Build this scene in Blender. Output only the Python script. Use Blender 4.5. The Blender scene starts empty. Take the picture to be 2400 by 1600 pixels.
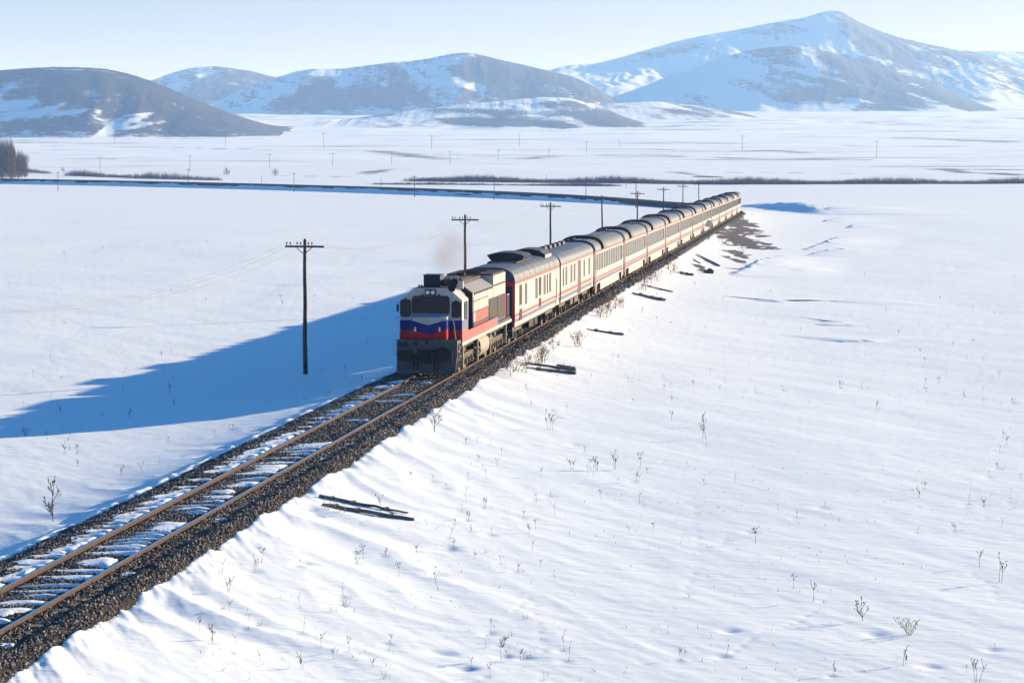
import bpy, math, random
import numpy as np
from mathutils import Vector, Matrix

random.seed(11)
RNG = np.random.default_rng(11)
D = bpy.data
SC = bpy.context.scene
COL = SC.collection

# ------------------------------------------------------------------ camera
F = 5667.0                                   # focal length in photo pixels (85 mm on a 36 mm frame)
TH = math.atan(730 / F)                      # the track runs this far to the right of the view axis
PH = math.atan((800 - 386) / F)              # looking slightly down
CAM = np.array([17.09, -105.4, 9.3])
cd = D.cameras.new('camera'); cam = D.objects.new('camera', cd); COL.objects.link(cam)
cam.location = CAM
cam.rotation_euler = (math.pi / 2 - PH, 0, TH)
cd.sensor_width = 36.0; cd.lens = 85.0
cd.clip_start = 0.5; cd.clip_end = 60000
SC.camera = cam

# ------------------------------------------------------------------ sky, sun, exposure
SUN_EL = math.radians(13.2)
SUN_AZ = math.atan2(0.73, 0.684)             # clockwise from +Y (the track direction)
w = D.worlds.new('World'); SC.world = w; w.use_nodes = True
nt = w.node_tree; nt.nodes.clear()
wo = nt.nodes.new('ShaderNodeOutputWorld'); bg = nt.nodes.new('ShaderNodeBackground')
sky = nt.nodes.new('ShaderNodeTexSky'); sky.sky_type = 'NISHITA'; sky.sun_disc = False
sky.sun_elevation = SUN_EL; sky.sun_rotation = SUN_AZ
sky.altitude = 1700; sky.air_density = 1.0; sky.dust_density = 1.5; sky.ozone_density = 4.0
hsv = nt.nodes.new('ShaderNodeHueSaturation'); hsv.inputs['Saturation'].default_value = 1.4
nt.links.new(sky.outputs[0], hsv.inputs['Color'])
# the air whitens evenly towards the horizon, all the way round
tcw = nt.nodes.new('ShaderNodeTexCoord'); sxyz = nt.nodes.new('ShaderNodeSeparateXYZ'); nt.links.new(tcw.outputs['Generated'], sxyz.inputs[0])
mrw = nt.nodes.new('ShaderNodeMapRange'); mrw.interpolation_type = 'SMOOTHSTEP'; mrw.inputs[1].default_value = 0.0; mrw.inputs[2].default_value = 0.30; mrw.inputs[3].default_value = 0.9; mrw.inputs[4].default_value = 0.0
nt.links.new(sxyz.outputs[2], mrw.inputs[0])
bww = nt.nodes.new('ShaderNodeRGBToBW'); nt.links.new(sky.outputs[0], bww.inputs[0])
tin = nt.nodes.new('ShaderNodeVectorMath'); tin.operation = 'SCALE'; tin.inputs[0].default_value = (0.48, 0.40, 0.39); nt.links.new(bww.outputs[0], tin.inputs['Scale'])
mxw = nt.nodes.new('ShaderNodeMix'); mxw.data_type = 'RGBA'; nt.links.new(mrw.outputs[0], mxw.inputs[0]); nt.links.new(hsv.outputs[0], mxw.inputs[6]); nt.links.new(tin.outputs[0], mxw.inputs[7])
nt.links.new(mxw.outputs[2], bg.inputs[0])
nt.links.new(bg.outputs[0], wo.inputs[0])
bg.inputs[1].default_value = 0.083

sd = D.lights.new('sun', 'SUN'); sd.energy = 4.6; sd.angle = math.radians(0.55); sd.color = (1.0, 0.84, 0.60)
sun = D.objects.new('sun', sd); COL.objects.link(sun)
tosun = Vector((math.sin(SUN_AZ) * math.cos(SUN_EL), math.cos(SUN_AZ) * math.cos(SUN_EL), math.sin(SUN_EL)))
sun.rotation_euler = tosun.to_track_quat('Z', 'Y').to_euler()
sun.location = (200, 200, 120)

SC.view_settings.view_transform = 'Standard'; SC.view_settings.look = 'None'
SC.view_settings.gamma = 1.0; SC.view_settings.use_curve_mapping = False
SC.view_settings.exposure = 1.40
SC.render.engine = 'CYCLES'
SC.cycles.use_denoising = True
SC.cycles.max_bounces = 6; SC.cycles.diffuse_bounces = 3; SC.cycles.glossy_bounces = 3
SC.cycles.volume_bounces = 1; SC.cycles.transparent_max_bounces = 6
SC.cycles.caustics_reflective = False; SC.cycles.caustics_refractive = False

# ------------------------------------------------------------------ maths helpers
_fw = np.array([-math.sin(TH) * math.cos(PH), math.cos(TH) * math.cos(PH), -math.sin(PH)])
_rt = np.array([math.cos(TH), math.sin(TH), 0.0]); _up = np.cross(_rt, _fw)
_fh = np.array([-math.sin(TH), math.cos(TH), 0.0])

def proj(P):
    v = np.asarray(P, float) - CAM; d = v @ _fw
    return 1200 + F * (v @ _rt) / d, 800 - F * (v @ _up) / d

def ray(px, py):
    return _fw + _rt * ((px - 1200) / F) + _up * ((800 - py) / F)

def atz(px, py, z):
    r = ray(px, py); t = (z - CAM[2]) / r[2]
    return CAM + r * t

def cxz(X, Z):
    """camera-frame plan position (right, forward) to world x, y"""
    return CAM[0] + X * _rt[0] + Z * _fh[0], CAM[1] + X * _rt[1] + Z * _fh[1]

def smooth(a, b, x):
    t = np.clip((x - a) / (b - a), 0, 1); return t * t * (3 - 2 * t)

def _hash(ix, iy, seed):
    h = (ix.astype(np.int64) * 374761393 + iy.astype(np.int64) * 668265263 + seed * 974634777) & 0xFFFFFFFF
    h = ((h ^ (h >> 13)) * 1274126177) & 0xFFFFFFFF
    h = (h ^ (h >> 16)) & 0xFFFF
    return h.astype(np.float64) * (2 * math.pi / 65536.0)

def perlin(x, y, seed=0):
    xi = np.floor(x); yi = np.floor(y); fx = x - xi; fy = y - yi
    u = fx * fx * fx * (fx * (fx * 6 - 15) + 10); v = fy * fy * fy * (fy * (fy * 6 - 15) + 10)
    def g(dx, dy):
        a = _hash(xi + dx, yi + dy, seed)
        return np.cos(a) * (fx - dx) + np.sin(a) * (fy - dy)
    n0 = g(0, 0) * (1 - u) + g(1, 0) * u; n1 = g(0, 1) * (1 - u) + g(1, 1) * u
    return (n0 * (1 - v) + n1 * v) * 1.5

def fbm(x, y, octv=4, seed=0, gain=0.5):
    s = np.zeros_like(x, dtype=float); a = 1.0
    for i in range(octv):
        s += a * perlin(x * 2 ** i + 17.3 * i, y * 2 ** i - 9.1 * i, seed + i); a *= gain
    return s

# ------------------------------------------------------------------ object helpers
def tag(o, label=None, cat=None, group=None, kind=None):
    if label: o['label'] = label
    if cat: o['category'] = cat
    if group: o['group'] = group
    if kind: o['kind'] = kind
    return o

def empty(name, loc=(0, 0, 0), rz=0.0):
    o = D.objects.new(name, None); COL.objects.link(o)
    o.location = loc; o.rotation_euler = (0, 0, rz); o.empty_display_size = 0.3
    return o

def link(name, me, parent=None, loc=None, rz=0.0):
    o = D.objects.new(name, me); COL.objects.link(o)
    if parent is not None: o.parent = parent
    if loc is not None: o.location = loc
    if rz: o.rotation_euler = (0, 0, rz)
    return o

def copy_tree(o, parent=None):
    c = o.copy(); COL.objects.link(c)
    c.parent = parent
    for ch in list(o.children): copy_tree(ch, c)
    return c

def np_mesh(name, V, Q, smooth_shade=True, attrs=None, mats=(), tri=False):
    me = D.meshes.new(name); n = len(V); k = 3 if tri else 4; m = len(Q)
    me.vertices.add(n); me.vertices.foreach_set('co', np.ascontiguousarray(V, np.float32).ravel())
    me.loops.add(m * k); me.polygons.add(m)
    me.loops.foreach_set('vertex_index', np.ascontiguousarray(Q, np.int32).ravel())
    me.polygons.foreach_set('loop_start', np.arange(0, m * k, k, dtype=np.int32))
    me.polygons.foreach_set('loop_total', np.full(m, k, np.int32))
    me.polygons.foreach_set('use_smooth', np.full(m, smooth_shade, bool))
    for an, arr in (attrs or {}).items():
        a = me.attributes.new(an, 'FLOAT', 'POINT'); a.data.foreach_set('value', np.ascontiguousarray(arr, np.float32).ravel())
    for mt in mats: me.materials.append(mt)
    me.update(calc_edges=True); me.validate()
    return me

def grid_quads(nr, nc, wrap=False):
    i = np.arange(nr - 1)[:, None]; j = np.arange(nc - (0 if wrap else 1))[None, :]; j2 = (j + 1) % nc
    return np.stack([i * nc + j + 0 * i, i * nc + j2 + 0 * i, (i + 1) * nc + j2, (i + 1) * nc + j], -1).reshape(-1, 4)

class MB:
    """collects shapes, then becomes one mesh"""
    def __init__(s): s.v = []; s.f = []; s.m = []
    def add(s, vs, fs, m=0):
        b = len(s.v); s.v += [tuple(p) for p in vs]
        for i, f in enumerate(fs):
            s.f.append([b + k for k in f]); s.m.append(m if isinstance(m, int) else m[i])
        return s
    def box(s, x0, x1, y0, y1, z0, z1, m=0):
        vs = [(x, y, z) for z in (z0, z1) for y in (y0, y1) for x in (x0, x1)]
        return s.add(vs, [(0, 2, 3, 1), (4, 5, 7, 6), (0, 1, 5, 4), (2, 6, 7, 3), (0, 4, 6, 2), (1, 3, 7, 5)], m)
    def prism(s, prof, y0, y1, m=0, cap=0, closed=True):
        """profile [(x,z)...] counter-clockwise seen from -y, extruded along y; m one index or one per edge"""
        n = len(prof); vs = [(x, y0, z) for x, z in prof] + [(x, y1, z) for x, z in prof]
        fs = []; ms = []
        for i in range(n if closed else n - 1):
            j = (i + 1) % n; fs.append((i, j + 0, n + j, n + i)); ms.append(m if isinstance(m, int) else m[i])
        if cap is not None:
            fs.append(tuple(range(n - 1, -1, -1))); fs.append(tuple(range(n, 2 * n))); ms += [cap, cap]
        return s.add(vs, fs, ms)
    def tube(s, p, q, r, n=8, m=0, r2=None, cap=True):
        p = Vector(p); q = Vector(q); d = (q - p); r2 = r if r2 is None else r2
        if d.length < 1e-6: return s
        d.normalize(); a = d.orthogonal().normalized(); b = d.cross(a)
        vs = []
        for c, rr in ((p, r), (q, r2)):
            for k in range(n):
                t = 2 * math.pi * k / n; vs.append(c + a * (rr * math.cos(t)) + b * (rr * math.sin(t)))
        fs = [(k, (k + 1) % n, n + (k + 1) % n, n + k) for k in range(n)]
        if cap: fs += [tuple(range(n - 1, -1, -1)), tuple(range(n, 2 * n))]
        return s.add(vs, fs, m)
    def path(s, pts, r, n=6, m=0):
        for a, b in zip(pts[:-1], pts[1:]): s.tube(a, b, r, n, m)
        return s
    def build(s, name, mats, parent=None, loc=None, sharp=35, rz=0.0):
        me = D.meshes.new(name); me.from_pydata(s.v, [], s.f)
        if not isinstance(mats, (list, tuple)): mats = [mats]
        for mt in mats: me.materials.append(mt)
        me.polygons.foreach_set('material_index', s.m)
        me.polygons.foreach_set('use_smooth', [sharp is not None] * len(s.f))
        me.update()
        if sharp is not None:
            try: me.set_sharp_from_angle(angle=math.radians(sharp))
            except Exception: pass
        return link(name, me, parent, loc, rz)

# ------------------------------------------------------------------ materials
def mat(name, color, rough=0.6, metal=0.0, var=0.0, scale=3.0, dirt=None, dirt_amt=0.5, dirt_scale=1.5, bump=0.0, bscale=40.0, spec=0.12, streak=False, attr=None):
    m = D.materials.new(name); m.use_nodes = True; t = m.node_tree; N = t.nodes; L = t.links
    b = N['Principled BSDF']; b.inputs['Roughness'].default_value = rough; b.inputs['Metallic'].default_value = metal
    b.inputs['Specular IOR Level'].default_value = spec
    tc = N.new('ShaderNodeTexCoord')
    src = tc.outputs['Object']
    rgb = N.new('ShaderNodeRGB'); rgb.outputs[0].default_value = (*color, 1); out = rgb.outputs[0]
    if var > 0:
        n = N.new('ShaderNodeTexNoise'); n.inputs['Scale'].default_value = scale; n.inputs['Detail'].default_value = 5
        L.new(src, n.inputs['Vector'])
        mr = N.new('ShaderNodeMapRange'); mr.inputs[1].default_value = 0.3; mr.inputs[2].default_value = 0.7
        mr.inputs[3].default_value = 1 - var; mr.inputs[4].default_value = 1 + var
        L.new(n.outputs[0], mr.inputs[0])
        mx = N.new('ShaderNodeVectorMath'); mx.operation = 'SCALE'; L.new(out, mx.inputs[0]); L.new(mr.outputs[0], mx.inputs['Scale']); out = mx.outputs[0]
    if dirt is not None:
        n = N.new('ShaderNodeTexNoise'); n.inputs['Scale'].default_value = dirt_scale; n.inputs['Detail'].default_value = 8; n.inputs['Roughness'].default_value = 0.65
        if streak:
            mp = N.new('ShaderNodeMapping'); mp.inputs['Scale'].default_value = (1.0, 5.0, 0.35); L.new(src, mp.inputs[0]); L.new(mp.outputs[0], n.inputs['Vector'])
        else: L.new(src, n.inputs['Vector'])
        mr = N.new('ShaderNodeMapRange'); mr.inputs[1].default_value = 0.42; mr.inputs[2].default_value = 0.75; mr.inputs[4].default_value = dirt_amt
        L.new(n.outputs[0], mr.inputs[0])
        mx = N.new('ShaderNodeMix'); mx.data_type = 'RGBA'; L.new(mr.outputs[0], mx.inputs[0]); L.new(out, mx.inputs[6]); mx.inputs[7].default_value = (*dirt, 1); out = mx.outputs[2]
    L.new(out, b.inputs['Base Color'])
    if bump > 0:
        n = N.new('ShaderNodeTexNoise'); n.inputs['Scale'].default_value = bscale; n.inputs['Detail'].default_value = 4; L.new(src, n.inputs['Vector'])
        bp = N.new('ShaderNodeBump'); bp.inputs['Strength'].default_value = bump; bp.inputs['Distance'].default_value = 0.05
        L.new(n.outputs[0], bp.inputs['Height']); L.new(bp.outputs[0], b.inputs['Normal'])
    return m

SNOW_RGB = (0.80, 0.85, 0.87)

def snow_material(name, soil_a, soil_b, snow=SNOW_RGB, edge_scale=0.6, edge_amp=0.5, bump=0.25, grain=6.0, stretch=(1, 1, 1), streaks=False, bdist=0.04, lo=0.36):
    """snow, with bare ground where the mesh attribute 'bare' says so"""
    m = D.materials.new(name); m.use_nodes = True; t = m.node_tree; N = t.nodes; L = t.links
    b = N['Principled BSDF']; b.inputs['Roughness'].default_value = 0.65; b.inputs['Specular IOR Level'].default_value = 0.25
    tc = N.new('ShaderNodeTexCoord'); mp = N.new('ShaderNodeMapping'); mp.inputs['Scale'].default_value = stretch; L.new(tc.outputs['Object'], mp.inputs[0])
    at = N.new('ShaderNodeAttribute'); at.attribute_name = 'bare'
    n = N.new('ShaderNodeTexNoise'); n.inputs['Scale'].default_value = edge_scale; n.inputs['Detail'].default_value = 9; n.inputs['Roughness'].default_value = 0.78
    L.new(mp.outputs[0], n.inputs['Vector'])
    s = N.new('ShaderNodeMath'); s.operation = 'SUBTRACT'; L.new(n.outputs[0], s.inputs[0]); s.inputs[1].default_value = 0.5
    s2 = N.new('ShaderNodeMath'); s2.operation = 'MULTIPLY_ADD'; L.new(s.outputs[0], s2.inputs[0]); s2.inputs[1].default_value = edge_amp; L.new(at.outputs['Fac'], s2.inputs[2])
    if streaks:
        m3 = N.new('ShaderNodeMapping'); m3.inputs['Rotation'].default_value = (0, 0, -TH); m3.inputs['Scale'].default_value = (0.0016, 0.03, 1); L.new(tc.outputs['Object'], m3.inputs[0])
        n3 = N.new('ShaderNodeTexNoise'); n3.inputs['Scale'].default_value = 1.0; n3.inputs['Detail'].default_value = 5; L.new(m3.outputs[0], n3.inputs['Vector'])
        r3 = N.new('ShaderNodeMapRange'); r3.inputs[1].default_value = 0.50; r3.inputs[2].default_value = 0.70; r3.inputs[4].default_value = 0.42; L.new(n3.outputs[0], r3.inputs[0])
        k3 = N.new('ShaderNodeMapRange'); k3.inputs[1].default_value = 0.10; k3.inputs[2].default_value = 0.22; L.new(at.outputs['Fac'], k3.inputs[0])
        p3 = N.new('ShaderNodeMath'); p3.operation = 'MULTIPLY_ADD'; L.new(r3.outputs[0], p3.inputs[0]); L.new(k3.outputs[0], p3.inputs[1]); L.new(s2.outputs[0], p3.inputs[2]); s2 = p3
    r = N.new('ShaderNodeMapRange'); r.interpolation_type = 'SMOOTHSTEP'; r.inputs[1].default_value = lo; r.inputs[2].default_value = 1 - lo; L.new(s2.outputs[0], r.inputs[0])
    n2 = N.new('ShaderNodeTexNoise'); n2.inputs['Scale'].default_value = edge_scale * 0.6; n2.inputs['Detail'].default_value = 8; L.new(tc.outputs['Object'], n2.inputs['Vector'])
    so = N.new('ShaderNodeMix'); so.data_type = 'RGBA'; L.new(n2.outputs[0], so.inputs[0]); so.inputs[6].default_value = (*soil_a, 1); so.inputs[7].default_value = (*soil_b, 1)
    mx = N.new('ShaderNodeMix'); mx.data_type = 'RGBA'; L.new(r.outputs[0], mx.inputs[0]); mx.inputs[6].default_value = (*snow, 1); L.new(so.outputs[2], mx.inputs[7])
    L.new(mx.outputs[2], b.inputs['Base Color'])
    if bump > 0:
        mp2 = N.new('ShaderNodeMapping'); mp2.inputs['Rotation'].default_value = (0, 0, math.radians(41)); mp2.inputs['Scale'].default_value = (0.35, 1.6, 1) if bdist < 1 else (1, 1, 1); L.new(tc.outputs['Object'], mp2.inputs[0])
        nb = N.new('ShaderNodeTexNoise'); nb.inputs['Scale'].default_value = grain; nb.inputs['Detail'].default_value = 8; nb.inputs['Roughness'].default_value = 0.6; L.new(mp2.outputs[0], nb.inputs['Vector'])
        bp = N.new('ShaderNodeBump'); bp.inputs['Strength'].default_value = bump; bp.inputs['Distance'].default_value = bdist; L.new(nb.outputs[0], bp.inputs['Height']); L.new(bp.outputs[0], b.inputs['Normal'])
    return m
# ================================================================== THE LAND
R_CURVE = 560.0; Y_CURVE = 350.0             # the line runs straight, then bends left on this radius

def track_pos(s, d=0.0):
    """plan point at running distance s, offset d to the right"""
    if s <= Y_CURVE: return (d, s, 0.0)
    a = (s - Y_CURVE) / R_CURVE
    return (-R_CURVE + (R_CURVE + d) * math.cos(a), Y_CURVE + (R_CURVE + d) * math.sin(a), a)

def track_frame(x, y):
    """arrays: signed offset from the track centre line, running distance"""
    r = np.hypot(x + R_CURVE, y - Y_CURVE); a = np.arctan2(y - Y_CURVE, x + R_CURVE)
    curved = y > Y_CURVE
    return np.where(curved, r - R_CURVE, x), np.where(curved, Y_CURVE + R_CURVE * a, y)

_eZ = np.array([1, 60, 650, 750, 850, 1000, 1100, 1300, 1600, 2000, 2600, 3200, 4000, 5000, 7000, 10000, 20000, 60000.])
_eH = np.array([-1.4, -1.4, -1.3, -1.15, -0.4, 1.5, 3.1, 5.6, 8.5, 13.0, 25.0, 43, 70, 110, 200, 240, 260, 260.])
_lz = np.linspace(0, math.log(60000), 1500)
_lh = np.interp(_lz, np.log(_eZ), _eH)
_k = np.exp(-0.5 * (np.arange(-40, 41) / 14.0) ** 2); _k /= _k.sum()
_lh = np.convolve(np.pad(_lh, 40, 'edge'), _k, 'valid')

def plain_z(Z): return np.interp(np.log(np.maximum(Z, 1.0)), _lz, _lh)

def depth(x, y): return (x - CAM[0]) * _fh[0] + (y - CAM[1]) * _fh[1]

_ts = np.array([-500, 520, 640, 790, 930, 1200, 1500.]); _tz = np.array([0, 0, 0.9, 2.0, 3.2, 5.5, 8.0])
def track_z(s): return np.interp(s, _ts, _tz)

def on_plain(px, py):
    """world point on the far plain seen at a photo pixel"""
    Zs = np.exp(np.linspace(math.log(60), math.log(12000), 4000)); z = plain_z(Zs)
    yy = 386 + F * (CAM[2] - z) / Zs
    i = int(np.argmax(yy <= py)); Z = Zs[i]
    x, y = cxz((px - 1200) / F * Z, Z)
    return x, y, float(z[i]), Z

def poly_dist(x, y, pts):
    """distance to a polyline and signed side (left +), plus parameter 0..1 along it"""
    best = np.full(x.shape, 1e9); side = np.zeros(x.shape); par = np.zeros(x.shape); n = len(pts) - 1
    for i in range(n):
        ax, ay = pts[i]; bx, by = pts[i + 1]; dx, dy = bx - ax, by - ay; L2 = dx * dx + dy * dy
        t = np.clip(((x - ax) * dx + (y - ay) * dy) / L2, 0, 1)
        ex, ey = x - ax - t * dx, y - ay - t * dy; dd = np.hypot(ex, ey)
        m = dd < best
        best = np.where(m, dd, best); side = np.where(m, np.sign(dx * (y - ay) - dy * (x - ax)), side); par = np.where(m, (i + t) / n, par)
    return best, side, par

# wind-cut drifts on the right-hand field: crest lines whose near side drops away into shade
DRIFTS = [([(1715, 657), (1760, 640), (1800, 617), (1842, 604), (1895, 603)], 0.5, 1.1),
          ([(1825, 650), (1848, 632), (1880, 640), (1905, 646)], 0.3, 0.8),
          ([(1885, 590), (1935, 578), (1965, 562), (2000, 556)], 0.5, 1.2),
          ([(1890, 602), (1960, 590), (2040, 592), (2060, 594)], 0.35, 1.0),
          ([(1930, 522), (1975, 514), (2010, 512)], 0.4, 1.2), ([(1990, 536), (2015, 528), (2030, 530)], 0.35, 1.1),
          ([(1690, 484), (1738, 485), (1800, 486), (1860, 492), (1950, 505)], 1.5, 4.5),
          ([(1770, 712), (1830, 716), (1870, 714)], 0.16, 1.2), ([(1950, 712), (2010, 708), (2060, 705)], 0.16, 1.2),
          ([(1900, 760), (1990, 762), (2050, 760)], 0.14, 1.2), ([(1960, 800), (2010, 797), (2060, 800)], 0.15, 1.0),
          ([(1300, 1012), (1370, 1010)], 0.05, 0.5)]
_drifts = [([tuple(atz(px, py, -1.3)[:2]) for px, py in pl], a, wd) for pl, a, wd in DRIFTS]

# animal tracks: rows of small pits
PITS = []
_pr = random.Random(3)
for pl in ([(1205, 1455), (1240, 1420), (1262, 1480), (1275, 1560)], [(1720, 1530), (1780, 1490), (1850, 1470), (1905, 1440), (1935, 1400)], [(2280, 1340), (2320, 1370), (2350, 1420)],
           [(1620, 1180), (1640, 1300), (1600, 1420)], [(2230, 1225), (2330, 1210)], [(1440, 1090), (1540, 1090), (1680, 1125)], [(820, 1290), (900, 1260), (990, 1240)], [(110, 925), (300, 985), (420, 1000)]):
    for a, b in zip(pl[:-1], pl[1:]):
        n = max(3, int(math.dist(a, b) / 17))
        for i in range(n):
            t = i / n; PITS.append(tuple(atz(a[0] + (b[0] - a[0]) * t + _pr.uniform(-4, 4), a[1] + (b[1] - a[1]) * t + _pr.uniform(-3, 3), -1.3)[:2]) + (_pr.uniform(0.08, 0.12),))
for px, py, r in ((1040, 1322, 0.35), (1035, 1558, 0.32), (1080, 1590, 0.3), (1020, 1382, 0.25), (715, 1390, 0.25), (740, 1280, 0.22), (2050, 1488, 0.22), (2180, 1560, 0.25), (1710, 1487, 0.22), (1345, 1068, 0.25)):
    PITS.append(tuple(atz(px, py, -1.3)[:2]) + (r,))

# small weeds scattered over the open snow; each has scoured a little hollow
rs = random.Random(21); STALKS = {'right': [], 'slope': [], 'left': []}
while len(STALKS['right']) < 150:
    px = rs.uniform(1050, 2400); py = 600 + 1000 * rs.random() ** 0.85; p = atz(px, py, -1.4)
    if p[0] > 4.5 and math.sin(p[0] * 0.23 + 1) + math.sin(p[1] * 0.17) + rs.uniform(-1, 1) > -0.3: STALKS['right'].append((px, py, p[0], p[1]))
while len(STALKS['slope']) < 60:
    px = rs.uniform(450, 1300); py = rs.uniform(930, 1595); p = atz(px, py, -1.0)
    if 3.0 < p[0] < 14: STALKS['slope'].append((px, py, p[0], p[1]))
while len(STALKS['left']) < 70:
    px = rs.uniform(0, 900); py = rs.uniform(560, 1250); p = atz(px, py, -1.2)
    if p[0] < -4.0: STALKS['left'].append((px, py, p[0], p[1]))
for k_ in STALKS:
    for (px, py, x_, y_) in STALKS[k_]:
        if rs.random() < 0.6: PITS.append((x_ - 0.08, y_ - 0.10, rs.uniform(0.10, 0.22)))

def ground_z(x, y, detail=True):
    Z = depth(x, y); d, s = track_frame(x, y)
    zf = plain_z(Z)
    far = smooth(380, 520, s)
    zt = track_z(s)
    dl = np.where(d < 0, -d - 2.65, d - 2.15); dp = np.maximum(dl, 0)
    zn = zf + (zt - np.where(d < 0, 0.36, 0.21) - zf) * np.exp(-dp / np.where(d < 0, 4.2, 6.5))
    zfar = zf - 0.0 * zt
    z = zn * (1 - far) + zfar * far
    if detail:
        near = 1 - smooth(200, 700, Z)
        # drift ridges fanning out from the ballast, across the sun
        u = x * 0.63 - y * 0.77; v = x * 0.77 + y * 0.63          # u along a ridge, v across
        wob = fbm(u * 0.12, v * 0.12, 2, 40) * 1.2
        rid = 1 - np.abs(perlin(u * 0.07 + 3.1, (v + wob) * 0.55, 21)) * 1.8
        band = np.exp(-np.maximum(dp - 0.8, 0) / (2.0 + 2.2 * (1 - smooth(-45, -25, s)))) * smooth(-0.2, 0.7, dl)
        amp = np.where(d > 0, 0.075 + 0.03 * (1 - smooth(-45, -20, s)), 0.06) * band
        z = z + amp * (rid - 0.6) * (1 - far)
        # ragged snow edge against the ballast
        z = z + np.where(d < 0, 0.10, 0.115) * fbm(s * np.where(d < 0, 0.55, 0.45) + d * 0.8, d * 0.3 + 5, 5, 77, 0.55) * np.exp(-dp / 0.6) * (1 - far)
        lip = np.exp(-((dl - 0.32) / 0.22) ** 2) * np.where(d < 0, 0.13, 0.0) * (0.7 + 0.5 * fbm(s * 0.9, s * 0 + 1.0, 2, 8))
        z = z + lip * (1 - far)
        # rolling field and wind ripples
        open_f = smooth(2.0, 9.0, dp)
        z = z + near * open_f * (0.15 * fbm(x * 0.035, y * 0.022, 3, 5) + 0.020 * fbm(u * 0.10, v * 0.38, 3, 9))
        z = z + near * smooth(0.3, 2.0, dp) * 0.007 * fbm(u * 0.7, v * 2.4, 3, 31)
        z = z + smooth(900, 1500, Z) * (1 - smooth(4000, 6000, Z)) * (1.4 + 5.0 * smooth(3200, 4600, Z)) * fbm(x * 0.004, y * 0.006, 4, 61)
        z = z + smooth(250, 500, Z) * (1 - smooth(900, 1500, Z)) * 0.10 * fbm(x * 0.02, y * 0.03, 3, 62) * smooth(8, 30, dp)
        idx = np.nonzero((Z < 150) & (Z > 40) & (np.abs(x) < 45))[0]
        if len(idx):
            idx = idx[np.argsort(y[idx])]; ys_ = y[idx]
            for px, py, r in PITS:
                k = idx[np.searchsorted(ys_, py - r * 2.5):np.searchsorted(ys_, py + r * 2.5)]
                k = k[np.abs(x[k] - px) < r * 2.5]
                if len(k): z[k] -= 0.20 * r * np.exp(-(((x[k] - px) ** 2 + (y[k] - py) ** 2) / (r * r)))
    inner = np.where(dl < 0, smooth(0, 0.6, -dl), 0.0)
    z = z - 0.55 * inner * (1 - far)
    return z

def gz(x, y):
    return float(ground_z(np.array([float(x)]), np.array([float(y)]))[0])

# bare earth showing through: (pixel polyline, half width m, strength)
BARE = [([(1700, 555), (1740, 575), (1775, 583)], 2.4, 1.0), ([(1690, 548), (1715, 557), (1745, 545)], 2.2, 0.95), ([(1715, 518), (1735, 530), (1758, 536)], 1.8, 1.0),
        ([(1725, 528), (1748, 536)], 1.4, 1.0), ([(1745, 558), (1780, 557), (1790, 553)], 1.0, 0.8), ([(1700, 592), (1722, 598), (1752, 606)], 0.7, 0.95), ([(1705, 606), (1728, 612), (1735, 618)], 0.6, 0.9),
        ([(1713, 590), (1760, 600)], 0.6, 0.85), ([(1632, 630), (1650, 643)], 0.5, 0.95), ([(1705, 530), (1725, 538), (1760, 545)], 1.6, 1.0)]
_bare = [([tuple(atz(px, py, -1.0)[:2]) for px, py in pl], wd, a) for pl, wd, a in BARE]
# banks, ditches and ploughed strips out on the plain
STRIPS = [([(55, 340), (150, 341), (300, 345), (500, 349), (700, 352)], 8, 0.62), ([(690, 352), (870, 356), (1000, 362), (1150, 365), (1400, 364), (1600, 370), (2000, 372), (2400, 380)], 9, 0.66),
          ([(840, 355), (930, 361), (1020, 371), (1120, 377)], 26, 0.62), ([(1120, 375), (1300, 367), (1700, 366)], 14, 0.6), ([(1500, 395), (1640, 393), (1760, 393), (1900, 393), (2050, 394)], 5, 0.6),
          ([(230, 374), (300, 370), (460, 372), (700, 375)], 4, 0.5), ([(640, 400), (760, 401)], 4, 0.5), ([(840, 410), (880, 402), (920, 397)], 9, 0.62), ([(860, 411), (895, 403)], 7, 0.6),
          ([(990, 412), (1100, 410), (1250, 406), (1500, 408), (1800, 405), (2400, 415)], 4, 0.5), ([(60, 390), (130, 391)], 4, 0.6), ([(600, 411), (800, 414), (1000, 414)], 3, 0.5),
          ([(1560, 403), (1640, 412), (1668, 416)], 7, 0.6), ([(2180, 395), (2280, 405), (2400, 412)], 12, 0.65), ([(2280, 398), (2400, 400)], 16, 0.62), ([(1950, 391), (2150, 388), (2400, 392)], 6, 0.6),
          ([(1720, 356), (1800, 352), (1900, 362)], 22, 0.6), ([(1950, 338), (2020, 342)], 22, 0.55), ([(2080, 322), (2200, 326), (2400, 335)], 40, 0.62), ([(1290, 430), (1500, 432)], 3, 0.55),
          ([(1620, 437), (2150, 467), (2200, 467)], 0.1, 0.0), ([(1750, 464), (1900, 465), (2130, 467)], 1.2, 0.55), ([(2000, 455), (2250, 455)], 0.1, 0.0)]
_strips = []
for pl, wd, a in STRIPS: _strips.append(([on_plain(px, py)[:2] for px, py in pl], wd, a * 0.86))

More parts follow.
